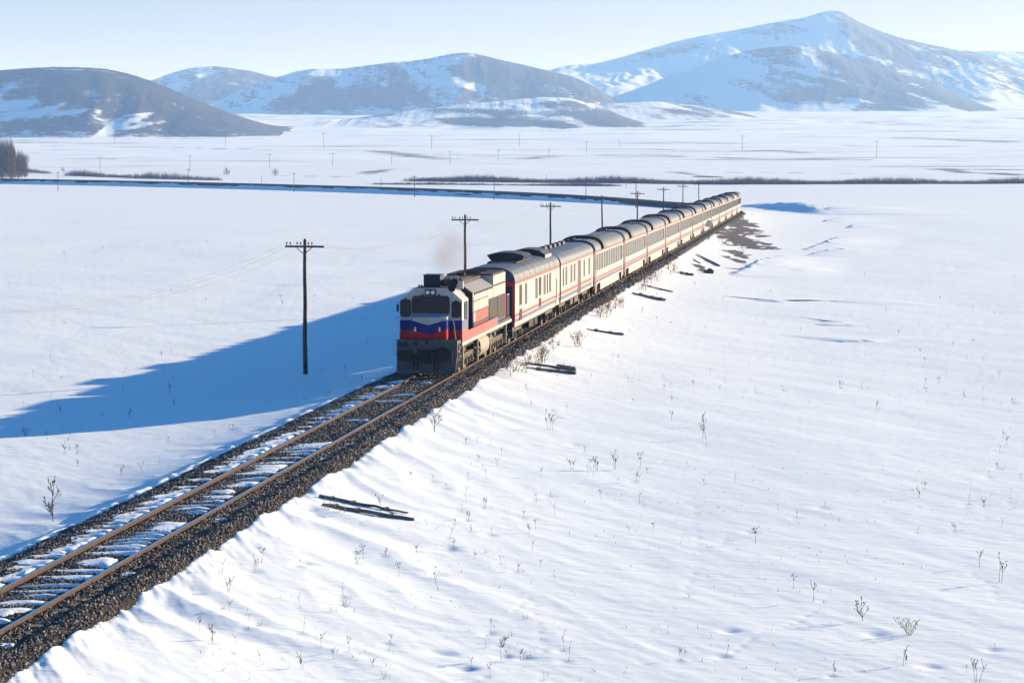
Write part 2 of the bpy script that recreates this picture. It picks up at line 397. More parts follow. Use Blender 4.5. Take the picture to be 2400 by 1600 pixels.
def make_ground():
    yb = np.concatenate([np.linspace(1760, 560, 470), np.linspace(558, 392, 130)])
    Zr = F * 10.6 / (yb - 386)
    rows = np.concatenate([np.linspace(1.0, Zr[0] * 0.97, 14), Zr])
    rows = rows[rows < 1000]
    rows = np.concatenate([rows, np.exp(np.linspace(math.log(1005), math.log(9000), 230)), np.exp(np.linspace(math.log(9400), math.log(14500), 8))])
    fine = np.radians(np.linspace(-16.5, 16.5, 680)); coarse = np.radians(np.concatenate([np.linspace(17.5, 180, 32), np.linspace(-176, -17.5, 31)]))
    ang = np.concatenate([fine, coarse])
    X = rows[:, None] * np.sin(ang)[None]; Zc = rows[:, None] * np.cos(ang)[None]
    x, y = cxz(X, Zc); sh = x.shape; x = x.ravel(); y = y.ravel()
    z = ground_z(x, y)
    Z = depth(x, y); Xc = (x - CAM[0]) * _rt[0] + (y - CAM[1]) * _rt[1]
    d, s = track_frame(x, y)
    bare = np.zeros_like(x)
    for pts, wd, a in _bare:
        m = (np.abs(x - pts[0][0]) < 60) & (np.abs(y - pts[0][1]) < 160)
        if m.any():
            dd, _, _ = poly_dist(x[m], y[m], pts); st = fbm((x[m] * 0.63 - y[m] * 0.77) * 0.10, (x[m] * 0.77 + y[m] * 0.63) * 0.9, 3, 12)
            bare[m] = np.maximum(bare[m], a * np.clip(1.08 - dd / (wd * 1.8), 0, 1) + 0.75 * st * np.clip(1.2 - dd / (wd * 2.5), 0, 1))
    m = (Z > 900) & (Z < 7000) & (np.abs(Xc) < Z * 0.5)
    for pts, wd, a in _strips:
        if a <= 0: continue
        mm = (Z > 300) & (np.abs(Xc) < Z * 0.5)
        dd, _, par = poly_dist(x[mm], y[mm], pts)
        e = smooth(0, 0.12, par) * (1 - smooth(0.88, 1.0, par))
        bare[mm] = np.maximum(bare[mm], a * np.exp(-(dd / wd) ** 2) * (0.45 + 0.55 * e))
    st = fbm(Xc[m] / 420.0, Z[m] / 55.0, 4, 91) * smooth(1300, 2200, Z[m]) * (1 - smooth(5500, 6800, Z[m]))
    bare[m] = np.maximum(bare[m], (0.20 + 0.26 * st) * smooth(1150, 1500, Z[m]))
    dark = (s > 430) & (s < 1400) & (y > Y_CURVE)
    V = np.stack([x, y, z], -1); Q = grid_quads(*sh, wrap=True)
    Q = Q[:, [0, 3, 2, 1]]
    me = np_mesh('snow_field', V, Q, True, {'bare': bare}, [M['snow']])
    return tag(link('snow_field', me), 'snow-covered plain with wind drifts around the railway line', None, None, 'structure')

M = {}
M['snow'] = snow_material('snow', (0.055, 0.04, 0.032), (0.12, 0.085, 0.055), edge_scale=0.35, edge_amp=0.55, bump=0.65, grain=1.8, streaks=True)
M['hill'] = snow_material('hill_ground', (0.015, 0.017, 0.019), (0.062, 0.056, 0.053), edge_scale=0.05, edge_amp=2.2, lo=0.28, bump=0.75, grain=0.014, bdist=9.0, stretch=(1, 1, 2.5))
make_ground()

def embankment():
    s = np.arange(470, 1190, 2.5); dd = np.concatenate([np.linspace(-13, -2.6, 16), np.linspace(-2.2, 2.2, 4), np.linspace(2.6, 10, 8)])
    S, DD = np.meshgrid(s, dd, indexing='ij'); a = (S - Y_CURVE) / R_CURVE; x = -R_CURVE + (R_CURVE + DD) * np.cos(a); y = Y_CURVE + (R_CURVE + DD) * np.sin(a)
    zf = plain_z(depth(x, y)); dp = np.maximum(np.abs(DD) - 2.65, 0)
    z = np.maximum(track_z(S) - 0.42 - (0.46 + 0.10 * fbm(S * 0.05, DD * 0.1, 2, 4)) * dp + 0.16 * fbm(S * 0.12, DD * 0.35, 3, 6) * (dp > 0), zf - 0.4)
    z = np.where(np.abs(DD) < 2.4, track_z(S) - 1.0, z); k = smooth(470, 560, S); z = z * k + (zf - 0.5) * (1 - k)
    me = np_mesh('railway_embankment', np.stack([x, y, z], -1).reshape(-1, 3), grid_quads(*S.shape), True, {'bare': 0.18 + 0.3 * fbm(S * 0.03, DD * 0.4, 3, 15).ravel().reshape(S.shape)}, [M['snow']])
    tag(link('railway_embankment', me), 'snow-covered bank of the track curving away on the left', None, None, 'structure')
embankment()

# drifts as long low banks of snow: steep on the near side, tapering away behind
def drift(pts, a, wd, seed):
    pts = [np.array(p) for p in pts]; seg = [np.linalg.norm(q - p) for p, q in zip(pts[:-1], pts[1:])]; cum = np.concatenate([[0], np.cumsum(seg)]); n = 60
    t = np.linspace(0, cum[-1], n); cx_ = np.interp(t, cum, [p[0] for p in pts]); cy_ = np.interp(t, cum, [p[1] for p in pts])
    kk = np.exp(-0.5 * (np.arange(-8, 9) / 3.5) ** 2); kk /= kk.sum()
    cx_ = np.convolve(np.pad(cx_, 8, 'edge'), kk, 'valid'); cy_ = np.convolve(np.pad(cy_, 8, 'edge'), kk, 'valid')
    tx = np.gradient(cx_); ty = np.gradient(cy_); l = np.hypot(tx, ty); nx, ny = -ty / l, tx / l        # to the gentle side, the one towards the sun
    if nx.mean() * 0.73 + ny.mean() * 0.684 < 0: nx, ny = -nx, -ny
    q = np.concatenate([np.linspace(-2.2, -0.9, 4), np.linspace(-0.8, 0.3, 9), np.linspace(0.5, 11.0, 9)]) * wd
    e = np.sin(np.linspace(0.0, 1, n) * math.pi) ** 0.7
    wob = wd * 0.5 * fbm(t / (wd * 2.5), t * 0 + seed, 3, seed)
    X = cx_[:, None] + nx[:, None] * (q[None] + wob[:, None]); Y = cy_[:, None] + ny[:, None] * (q[None] + wob[:, None])
    shp = np.where(q > 0, np.exp(-(q / (wd * 5.0)) ** 2), np.exp(-(np.abs(q) / (wd * 0.62)) ** 2))
    h = a * e[:, None] * (shp[None] * (1 + 0.35 * fbm(X * 0.5, Y * 0.5, 2, seed + 3)))
    z = ground_z(X.ravel(), Y.ravel()).reshape(X.shape) + h - 0.035
    me = np_mesh('snow_drift', np.stack([X, Y, z], -1).reshape(-1, 3), grid_quads(*X.shape), True, {'bare': np.zeros(X.size)}, [M['snow']])
    return link('snow_drift', me)
_dn = ('longest wind-cut snow drift nearest the train on the right', 'short jagged drift beside the longest one', 'drift crest in the middle of the right-hand drifts', 'low drift below the middle crest', 'far drift crest on the right', 'small far drift', 'broad drift running right from the end of the train', 'faint ripple of snow left in the open field', 'faint ripple of snow right in the open field', 'low ripple below the drifts', 'low short ripple nearer the camera', 'tiny ripple beside the weeds')
for i, (pts, a_, wd_) in enumerate(_drifts): tag(drift(pts, a_, wd_, 300 + i), _dn[i], None, None, 'structure')

# ------------------------------------------------------------------ hills
def hill(name, label, sil, Zh, Wf, Wb, seed, c0=0.5, asp=1.0, rough=0.10, marks=(), ncol=320, nf=110, nb=26, tilt=0.0, foot=1.0, wl=1.0):
    px = np.array([p[0] for p in sil], float); py = np.array([p[1] for p in sil], float)
    cols = np.linspace(px[0], px[-1], ncol); sy = np.interp(cols, px, py)
    k = np.exp(-0.5 * (np.arange(-12, 13) / 3.5) ** 2); k /= k.sum()
    sy = np.convolve(np.pad(sy, 12, 'edge'), k, 'valid')
    sy = sy + 0.8 * fbm(cols / 14.0, cols * 0 + seed * 1.7, 4, seed + 90) * np.clip(np.minimum(np.arange(ncol), np.arange(ncol)[::-1]) / 20.0, 0, 1)
    Zc = Zh + tilt * (cols - cols.mean()) / F * Zh
    Xc = (cols - 1200) / F * Zc
    crest = CAM[2] + (386 - sy) / F * Zc
    t = np.concatenate([np.linspace(1.25, 0, nf), -np.linspace(0, 1.1, nb)[1:]])
    wf = Wf * (0.95 + 0.12 * fbm(cols / 160.0, cols * 0 + seed, 2, seed)) * np.interp(cols, [cols[0], cols.mean()], [wl, 1.0])
    Zz = np.where(t[:, None] > 0, Zc[None] - t[:, None] * wf[None], Zc[None] - t[:, None] * Wb)
    X = np.repeat(Xc[None], len(t), 0) * (Zz / Zc[None]) ** 0.35
    base = plain_z(Zz); hc = np.maximum(crest - plain_z(Zc), 0)[None]
    tt = np.clip(np.abs(t), 0, 1)[:, None]
    P = (1 - tt) ** 2 * (1 + 2 * tt); P = 0.55 * P + 0.45 * (1 - tt) ** 1.5
    body = np.clip(np.abs(t) * 4, 0, 1)[:, None]
    ns = 0.22 * fbm(X / 420.0 + seed, Zz / 420.0, 6, seed + 3, 0.6) + 0.08 * (0.5 - np.abs(perlin(X / 190.0 + 0.35 * fbm(X / 300.0, Zz / 300.0, 2, seed + 8), Zz / 700.0 + seed, seed + 9)) * 1.6)
    wx = 45 * fbm(X / 260.0, Zz / 260.0, 3, seed + 70)
    gul = 0.6 * (1 - 2.2 * np.abs(perlin((X + wx) / 120.0, Zz / 620.0 + wx / 300.0, seed + 71))) + 0.4 * (1 - 2.2 * np.abs(perlin((X - wx) / 48.0, Zz / 300.0, seed + 72)))
    edge = np.minimum(np.arange(ncol), np.arange(ncol)[::-1]) / (0.06 * ncol); edge = np.clip(edge, 0, 1)[None]
    z = base + hc * P + hc * rough * ns * body * np.sqrt(np.clip(P, 0, 1)) * edge + np.minimum(hc * 0.05, 6.5) * gul * np.clip(np.abs(t) * 6, 0.12, 1)[:, None] * np.clip(P * 4, 0, 1) * edge - 2.5 * foot
    z = z - 14 * np.clip(np.abs(t)[:, None] - 1, 0, 1) * 4
    x, y = cxz(X, Zz); V = np.stack([x, y, z], -1)
    dzx = np.gradient(z, axis=1) / np.maximum(np.abs(np.gradient(X, axis=1)), 1e-3)
    dzz = np.gradient(z, axis=0) / np.minimum(np.gradient(Zz, axis=0), -1e-3) * 1.0
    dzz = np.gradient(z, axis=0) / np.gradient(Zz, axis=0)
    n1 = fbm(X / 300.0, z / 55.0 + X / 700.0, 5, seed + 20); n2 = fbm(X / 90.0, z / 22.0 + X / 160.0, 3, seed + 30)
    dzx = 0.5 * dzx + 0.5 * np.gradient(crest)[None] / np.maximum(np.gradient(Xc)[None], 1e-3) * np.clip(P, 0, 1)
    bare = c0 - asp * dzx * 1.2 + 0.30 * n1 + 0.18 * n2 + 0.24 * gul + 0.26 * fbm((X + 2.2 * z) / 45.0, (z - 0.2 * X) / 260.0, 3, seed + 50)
    fl = V.reshape(-1, 3); qx, qy = proj(fl); qx = qx.reshape(z.shape); qy = qy.reshape(z.shape)
    for (mx, my, rx, ry, rot, a) in marks:
        c, s_ = math.cos(math.radians(rot)), math.sin(math.radians(rot)); ux = (qx - mx) * c + (qy - my) * s_; uy = -(qx - mx) * s_ + (qy - my) * c
        bare += a * np.exp(-((ux / rx) ** 2 + (uy / ry) ** 2))
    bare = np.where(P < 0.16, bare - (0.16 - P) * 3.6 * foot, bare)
    Q = grid_quads(*z.shape)
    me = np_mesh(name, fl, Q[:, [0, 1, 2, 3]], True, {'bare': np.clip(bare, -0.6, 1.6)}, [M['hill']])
    return tag(link(name, me), label, None, None, 'structure')

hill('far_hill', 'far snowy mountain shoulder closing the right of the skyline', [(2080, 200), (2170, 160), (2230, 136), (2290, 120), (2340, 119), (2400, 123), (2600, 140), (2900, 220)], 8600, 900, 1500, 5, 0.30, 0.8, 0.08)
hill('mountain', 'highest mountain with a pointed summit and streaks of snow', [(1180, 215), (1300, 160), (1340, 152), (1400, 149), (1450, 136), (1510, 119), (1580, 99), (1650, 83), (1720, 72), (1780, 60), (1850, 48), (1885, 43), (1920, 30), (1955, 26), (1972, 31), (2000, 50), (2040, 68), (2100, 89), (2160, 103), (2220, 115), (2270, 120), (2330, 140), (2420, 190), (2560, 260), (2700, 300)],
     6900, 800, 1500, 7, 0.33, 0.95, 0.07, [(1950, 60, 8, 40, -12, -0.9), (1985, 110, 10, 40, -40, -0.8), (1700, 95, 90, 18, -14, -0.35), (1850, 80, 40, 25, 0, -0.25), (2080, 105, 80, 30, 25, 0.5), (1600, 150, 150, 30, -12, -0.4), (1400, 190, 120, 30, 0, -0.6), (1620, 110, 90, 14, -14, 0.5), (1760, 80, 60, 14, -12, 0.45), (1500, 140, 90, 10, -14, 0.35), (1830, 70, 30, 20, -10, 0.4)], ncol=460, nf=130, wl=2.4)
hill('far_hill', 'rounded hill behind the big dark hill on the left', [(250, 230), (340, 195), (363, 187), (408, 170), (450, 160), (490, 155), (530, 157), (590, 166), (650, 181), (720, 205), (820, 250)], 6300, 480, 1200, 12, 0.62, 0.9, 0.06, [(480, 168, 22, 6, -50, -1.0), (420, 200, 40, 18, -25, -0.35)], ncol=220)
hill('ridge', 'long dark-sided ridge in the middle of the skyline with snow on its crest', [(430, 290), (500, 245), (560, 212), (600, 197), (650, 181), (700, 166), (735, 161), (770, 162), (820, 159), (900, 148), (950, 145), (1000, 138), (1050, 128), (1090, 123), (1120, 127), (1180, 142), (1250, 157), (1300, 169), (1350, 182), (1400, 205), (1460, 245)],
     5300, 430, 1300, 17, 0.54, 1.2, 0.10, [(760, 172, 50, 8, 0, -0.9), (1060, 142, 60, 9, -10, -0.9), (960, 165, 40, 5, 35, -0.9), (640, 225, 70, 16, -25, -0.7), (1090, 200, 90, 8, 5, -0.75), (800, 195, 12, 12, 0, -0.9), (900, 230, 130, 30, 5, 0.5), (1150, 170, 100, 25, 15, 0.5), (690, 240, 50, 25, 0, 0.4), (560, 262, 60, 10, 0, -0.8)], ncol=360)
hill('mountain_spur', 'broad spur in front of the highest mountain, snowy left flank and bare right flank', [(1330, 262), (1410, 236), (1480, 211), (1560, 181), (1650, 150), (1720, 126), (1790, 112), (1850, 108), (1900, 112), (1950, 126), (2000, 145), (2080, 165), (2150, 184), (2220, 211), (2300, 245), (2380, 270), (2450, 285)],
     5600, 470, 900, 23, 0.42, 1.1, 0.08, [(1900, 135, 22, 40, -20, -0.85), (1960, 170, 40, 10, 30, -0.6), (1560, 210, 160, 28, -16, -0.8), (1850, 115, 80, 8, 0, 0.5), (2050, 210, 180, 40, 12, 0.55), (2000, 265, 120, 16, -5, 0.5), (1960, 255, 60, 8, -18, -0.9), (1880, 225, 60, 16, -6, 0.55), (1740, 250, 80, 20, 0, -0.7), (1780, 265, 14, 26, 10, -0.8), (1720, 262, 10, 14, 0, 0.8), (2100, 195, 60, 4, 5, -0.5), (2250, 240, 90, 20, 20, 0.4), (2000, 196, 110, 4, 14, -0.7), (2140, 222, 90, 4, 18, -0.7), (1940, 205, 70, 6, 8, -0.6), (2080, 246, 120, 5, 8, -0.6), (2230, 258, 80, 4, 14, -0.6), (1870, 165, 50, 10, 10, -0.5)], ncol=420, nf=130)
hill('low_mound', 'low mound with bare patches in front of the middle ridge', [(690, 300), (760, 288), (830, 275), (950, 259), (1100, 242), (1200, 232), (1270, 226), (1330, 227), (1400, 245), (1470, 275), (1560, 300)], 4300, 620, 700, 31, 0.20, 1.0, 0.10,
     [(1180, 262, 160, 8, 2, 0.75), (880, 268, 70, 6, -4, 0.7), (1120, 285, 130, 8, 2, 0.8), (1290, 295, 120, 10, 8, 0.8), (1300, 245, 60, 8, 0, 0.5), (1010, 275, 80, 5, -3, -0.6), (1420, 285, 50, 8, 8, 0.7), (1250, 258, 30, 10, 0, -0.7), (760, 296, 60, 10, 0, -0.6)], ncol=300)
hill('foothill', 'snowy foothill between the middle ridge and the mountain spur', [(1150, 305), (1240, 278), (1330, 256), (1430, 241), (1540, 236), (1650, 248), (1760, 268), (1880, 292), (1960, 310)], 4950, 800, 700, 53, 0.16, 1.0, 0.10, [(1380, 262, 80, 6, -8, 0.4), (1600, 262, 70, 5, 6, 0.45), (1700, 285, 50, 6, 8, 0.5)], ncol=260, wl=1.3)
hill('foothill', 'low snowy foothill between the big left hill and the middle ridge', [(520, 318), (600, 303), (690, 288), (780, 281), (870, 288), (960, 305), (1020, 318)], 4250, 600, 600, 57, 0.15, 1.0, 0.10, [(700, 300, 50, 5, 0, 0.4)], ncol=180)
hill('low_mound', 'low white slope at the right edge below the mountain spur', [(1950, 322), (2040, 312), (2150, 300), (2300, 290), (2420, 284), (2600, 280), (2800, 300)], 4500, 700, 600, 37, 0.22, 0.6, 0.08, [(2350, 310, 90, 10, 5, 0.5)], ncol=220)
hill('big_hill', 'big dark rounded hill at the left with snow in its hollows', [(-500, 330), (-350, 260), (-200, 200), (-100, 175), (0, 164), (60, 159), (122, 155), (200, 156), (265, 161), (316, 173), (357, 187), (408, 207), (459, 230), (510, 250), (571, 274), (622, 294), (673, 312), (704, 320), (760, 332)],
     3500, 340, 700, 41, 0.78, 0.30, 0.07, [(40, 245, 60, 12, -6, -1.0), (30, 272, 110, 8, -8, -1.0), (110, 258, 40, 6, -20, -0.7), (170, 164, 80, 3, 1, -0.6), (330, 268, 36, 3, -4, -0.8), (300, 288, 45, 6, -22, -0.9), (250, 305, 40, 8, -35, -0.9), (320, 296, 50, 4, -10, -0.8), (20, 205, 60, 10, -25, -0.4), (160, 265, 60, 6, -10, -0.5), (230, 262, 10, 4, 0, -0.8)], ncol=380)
# ================================================================== THE LINE
M['ballast'] = mat('ballast_bed', (0.034, 0.030, 0.028), 0.9, var=0.5, scale=14, bump=0.9, bscale=18)
M['rail'] = mat('rusty_rail', (0.078, 0.045, 0.033), 0.8, var=0.25, scale=5, dirt=(0.065, 0.036, 0.026), dirt_amt=0.6)
M['railtop'] = mat('polished_rail_head', (0.42, 0.38, 0.36), 0.32, metal=0.9)
M['sleeper'] = mat('weathered_sleeper', (0.17, 0.145, 0.12), 0.85, var=0.35, scale=9)
M['clip'] = mat('rusty_clip', (0.12, 0.06, 0.035), 0.8, var=0.2)
M['snowp'] = mat('packed_snow', SNOW_RGB, 0.65, var=0.03, scale=6, bump=0.3, bscale=9, spec=0.25)

BED = [(-3.9, -1.05), (-3.2, -0.62), (-2.75, -0.38), (-2.2, -0.16), (-1.7, -0.09), (-1.3, -0.115), (-0.95, -0.10), (-0.5, -0.125), (0, -0.12), (0.5, -0.125), (0.95, -0.10), (1.22, -0.155), (1.45, -0.12), (1.68, -0.03), (1.9, -0.10), (2.15, -0.27), (2.5, -0.52), (2.9, -0.78), (3.5, -1.15)]
bx = np.array([p[0] for p in BED]); bz = np.array([p[1] for p in BED])

def bed_z(d, s): return np.interp(d, bx, bz) + 0.05 * fbm(d * 1.1, s * 0.9, 3, 3) * smooth(1.2, 1.7, np.abs(d)) + track_z(s)

def track_bed():
    s = np.concatenate([np.arange(-95, 60, 0.35), np.arange(60, 380, 1.2), np.arange(380, 1180, 4.0)])
    dd = np.concatenate([np.linspace(-3.9, -1.2, 12), np.linspace(-1.1, 1.2, 9), np.linspace(1.3, 3.5, 14)])
    S, DD = np.meshgrid(s, dd, indexing='ij'); z = bed_z(DD, S)
    a = np.where(S > Y_CURVE, (S - Y_CURVE) / R_CURVE, 0)
    x = np.where(S > Y_CURVE, -R_CURVE + (R_CURVE + DD) * np.cos(a), DD); y = np.where(S > Y_CURVE, Y_CURVE + (R_CURVE + DD) * np.sin(a), S)
    me = np_mesh('track_bed', np.stack([x, y, z], -1).reshape(-1, 3), grid_quads(*S.shape), True, None, [M['ballast']])
    return tag(link('track_bed', me), 'dark crushed-stone ballast bed carrying the railway line', None, None, 'structure')
bed = track_bed()

# crushed stones, as real lumps on the bed
def stones():
    t = (1 + 5 ** 0.5) / 2
    iv = np.array([(-1, t, 0), (1, t, 0), (-1, -t, 0), (1, -t, 0), (0, -1, t), (0, 1, t), (0, -1, -t), (0, 1, -t), (t, 0, -1), (t, 0, 1), (-t, 0, -1), (-t, 0, 1)]) / math.hypot(1, t)
    # an eight-cornered lump, 12 faces: cheap and angular
    cv = np.array([(x, y, z) for z in (-1, 1) for y in (-1, 1) for x in (-1, 1)], float) * 0.62
    ct = np.array([(0, 2, 3), (0, 3, 1), (4, 5, 7), (4, 7, 6), (0, 1, 5), (0, 5, 4), (2, 6, 7), (2, 7, 3), (0, 4, 6), (0, 6, 2), (1, 3, 7), (1, 7, 5)])
    def scatter(n, s0, s1, size):
        s = s0 + (s1 - s0) * RNG.random(n); d = np.where(RNG.random(n) < 0.5, RNG.uniform(-3.0, -0.9, n), RNG.uniform(0.85, 2.75, n))
        mid = RNG.random(n) < 0.30; d = np.where(mid, RNG.uniform(-0.70, 0.70, n), d)
        return s, d, size * RNG.uniform(0.6, 1.35, n)
    A = [scatter(34000, -64, -30, 0.038), scatter(30000, -30, 10, 0.042), scatter(13000, 10, 60, 0.06), scatter(7000, 60, 150, 0.085)]
    s = np.concatenate([a[0] for a in A]); d = np.concatenate([a[1] for a in A]); r = np.concatenate([a[2] for a in A])
    keep = ~((s > 0) & (d < -1.0)) & ~((s > 2) & (np.abs(d) < 0.75)); s, d, r = s[keep], d[keep], r[keep]; n = len(s)
    z = bed_z(d, s) + r * 0.15
    P = np.repeat(cv[None], n, 0) * RNG.uniform(0.55, 1.25, (n, 8, 3)) * r[:, None, None]
    q = RNG.normal(size=(n, 4)); q /= np.linalg.norm(q, axis=1)[:, None]; w_, x_, y_, z_ = q.T
    Rm = np.stack([1 - 2 * (y_ * y_ + z_ * z_), 2 * (x_ * y_ - z_ * w_), 2 * (x_ * z_ + y_ * w_), 2 * (x_ * y_ + z_ * w_), 1 - 2 * (x_ * x_ + z_ * z_), 2 * (y_ * z_ - x_ * w_), 2 * (x_ * z_ - y_ * w_), 2 * (y_ * z_ + x_ * w_), 1 - 2 * (x_ * x_ + y_ * y_)], -1).reshape(n, 3, 3)
    P = np.einsum('nij,nkj->nki', Rm, P) + np.stack([d, s, z], -1)[:, None]
    T = (ct[None] + (np.arange(n) * 8)[:, None, None]).reshape(-1, 3)
    tone = np.repeat(RNG.random(n), 8)
    m = D.materials.new('crushed_stone'); m.use_nodes = True; N = m.node_tree.nodes; L = m.node_tree.links; b = N['Principled BSDF']; b.inputs['Roughness'].default_value = 0.85
    at = N.new('ShaderNodeAttribute'); at.attribute_name = 'tone'; cr = N.new('ShaderNodeValToRGB'); L.new(at.outputs['Fac'], cr.inputs[0])
    e = cr.color_ramp.elements; e[0].position = 0; e[0].color = (0.046, 0.041, 0.039, 1); e[1].position = 1; e[1].color = (0.25, 0.215, 0.185, 1)
    k = cr.color_ramp.elements.new(0.35); k.color = (0.078, 0.068, 0.061, 1); k = cr.color_ramp.elements.new(0.7); k.color = (0.145, 0.13, 0.118, 1)
    L.new(cr.outputs[0], b.inputs['Base Color'])
    me = np_mesh('ballast_stones', P.reshape(-1, 3), T, False, {'tone': tone}, [m], tri=True)
    o = link('ballast_stones', me, bed); o['kind'] = 'stuff'
stones()

# rails
def rail(side, label):
    prof = [(-0.036, 0.0), (0.036, 0.0), (0.036, -0.035), (0.010, -0.05), (0.010, -0.135), (0.07, -0.155), (0.07, -0.17), (-0.07, -0.17), (-0.07, -0.155), (-0.010, -0.135), (-0.010, -0.05), (-0.036, -0.035)]
    s = np.concatenate([np.arange(-95, 350, 12.5), np.arange(350, 1180, 6)]); V = []
    for si in s:
        zt = float(track_z(np.array([si]))[0]); wob = 0.006 * math.sin(si * 0.21 + side)
        for px_, pz_ in prof:
            x, y, a = track_pos(si, 0.79 * side + px_ + wob); V.append((x, y, pz_ + zt))
    n = len(prof); Q = grid_quads(len(s), n, wrap=True)
    me = np_mesh('rail', np.array(V), Q, False, None, [M['rail'], M['railtop']])
    mi = np.zeros(len(Q), np.int32); mi[(np.arange(len(Q)) % n) == 0] = 1; me.polygons.foreach_set('material_index', mi)
    o = link('rail', me, bed); o['label'] = label
rail(1, 'rusty right-hand rail'); rail(-1, 'rusty left-hand rail')

# sleepers and clips
b0 = MB(); b0.box(-1.25, 1.25, -0.12, 0.12, -0.30, -0.105); sl = b0.build('sleeper', M['sleeper'], bed, (0, -66.0, 0)); sl.data.update()
n_sl = 0
for i in range(1, 118):
    c = sl.copy(); COL.objects.link(c); c.parent = bed; c.location = (random.uniform(-0.03, 0.03), -66 + i * 0.61, random.uniform(-0.035, 0.0)); c.rotation_euler = (0, 0, random.uniform(-0.012, 0.012)); n_sl += 1
b1 = MB()
b1.box(0.665, 0.915, -0.06, 0.06, -0.172, -0.150); b1.box(0.70, 0.73, -0.035, 0.035, -0.15, -0.10); b1.box(0.85, 0.88, -0.035, 0.035, -0.15, -0.10)
cl = b1.build('rail_clip', M['clip'], bed, (0, -66, 0))
for i in range(1, 118):
    c = cl.copy(); COL.objects.link(c); c.parent = bed; c.location = (0, -66 + i * 0.61, 0)

# snow lying between and beside the rails
def snow_patch(cx, cy, lx, ly, h, seed, skew=0.0):
    nu, nv = 17, 11; u = np.linspace(-1, 1, nu); v = np.linspace(-1, 1, nv); U, Vv = np.meshgrid(u, v, indexing='ij')
    # map the square onto a rounded, ragged patch
    a = np.arctan2(Vv, U); sq = np.maximum(np.abs(U), np.abs(Vv))
    rr = sq * (1 + 0.20 * np.sin(2 * a + seed) + 0.13 * np.sin(3 * a + seed * 1.7) + 0.09 * np.sin(5 * a + seed * 2.3) + 0.07 * np.sin(8 * a + seed * 3.1))
    ex = np.sign(np.cos(a)) * np.abs(np.cos(a)) ** 0.6 * rr * lx; ey = np.sign(np.sin(a)) * np.abs(np.sin(a)) ** 0.75 * rr * ly
    ex = np.clip(cx + ex, *((-0.745 + 0.03, 0.745) if abs(cx) < 0.75 else ((-2.2, -0.835) if cx < 0 else (0.835, 2.0)))) - cx
    prof = np.clip(1 - sq ** 3.0, 0, 1) * (0.75 + 0.25 * np.sin(3 * U + seed) * np.cos(2 * Vv - seed))
    lee = 1 + 0.55 * U
    Zz = h * prof * lee - 0.02
    x = cx + ex; y = cy + ey + skew * ex
    z = np.interp(x, bx, bz) + 0.03 + Zz
    me = np_mesh('snow_patch', np.stack([x, y, z], -1).reshape(-1, 3), grid_quads(nu, nv), True, None, [M['snowp']])
    link('snow_patch', me, bed)
rp = random.Random(5)
y = -62.0
while y < -3.0:
    dens = 0.9 if y < -33 else (0.8 if y < -24 else 0.10 if y < -13 else 0.18)
    if rp.random() < dens:
        k = rp.random() if y < -22 else 0.9
        ly = rp.uniform(0.42, 0.75) if k < 0.24 else rp.uniform(0.22, 0.36) if k < 0.5 else rp.uniform(0.10, 0.17)
        snow_patch(rp.uniform(-0.05, 0.25), y + ly, rp.uniform(0.42, 0.85), ly, rp.uniform(0.05, 0.09), rp.uniform(0, 6), rp.uniform(-0.02, 0.16))
        y += 2 * ly + rp.choice((0.12, 0.25, 0.3, 0.45, 0.7))
    else: y += 0.6
    y += rp.uniform(0.0, 0.16)
y = -62.0
while y < -1.0:
    if rp.random() < (0.86 if y < -20 else 0.55):
        snow_patch(-rp.uniform(1.15, 1.32), y, rp.uniform(0.3, 0.55), rp.uniform(0.2, 0.6) if y < -22 else rp.uniform(0.12, 0.25), rp.uniform(0.05, 0.09), rp.uniform(0, 6), rp.uniform(-0.1, 0.2))
    y += rp.uniform(0.55, 0.95)
for yy in (-51.6, -43.0, -29.5, -25.4, -60.0): snow_patch(1.22, yy, 0.17, 0.16, 0.04, yy)
# ================================================================== THE TRAIN
GR = (0.09, 0.075, 0.06)
M['cream'] = mat('cream_paint', (0.375, 0.365, 0.345), 0.5, var=0.06, scale=1.2, dirt=(0.20, 0.165, 0.13), dirt_amt=0.5, dirt_scale=1.6, streak=True)
M['creamd'] = mat('streaked_cream_paint', (0.40, 0.385, 0.36), 0.5, var=0.08, scale=1.5, dirt=(0.13, 0.10, 0.08), dirt_amt=0.75, dirt_scale=2.6, streak=True)
M['white'] = mat('dirty_white_paint', (0.42, 0.41, 0.40), 0.5, var=0.08, scale=2, dirt=(0.20, 0.17, 0.15), dirt_amt=0.5, dirt_scale=2.2, streak=True)
M['blue'] = mat('blue_paint', (0.007, 0.018, 0.17), 0.4, var=0.1, dirt=(0.02, 0.02, 0.05), dirt_amt=0.35)
M['red'] = mat('red_paint', (0.42, 0.012, 0.016), 0.42, var=0.1, dirt=(0.14, 0.03, 0.03), dirt_amt=0.35)
M['sunlitblue'] = mat('sunlit_blue_stripe', (0.095, 0.11, 0.19), 0.5, var=0.08, dirt=(0.12, 0.11, 0.12), dirt_amt=0.3)  # paler copy of the blue paint, with sunlight put into its colour
M['sunlitred'] = mat('sunlit_red_stripe', (0.27, 0.075, 0.068), 0.5, var=0.08, dirt=(0.22, 0.07, 0.055), dirt_amt=0.35)  # pinkish copy of the red paint: overexposed sunlight put into the colour
M['grey'] = mat('grey_paint', (0.085, 0.09, 0.098), 0.65, var=0.2, scale=3, dirt=(0.03, 0.027, 0.026), dirt_amt=0.75, dirt_scale=2)
M['dark'] = mat('black_grime', (0.022, 0.02, 0.019), 0.7, var=0.3, scale=6)
M['dusty'] = mat('dust_covered_steel', (0.125, 0.105, 0.085), 0.8, var=0.25, scale=5, dirt=(0.06, 0.05, 0.04), dirt_amt=0.7, dirt_scale=3)
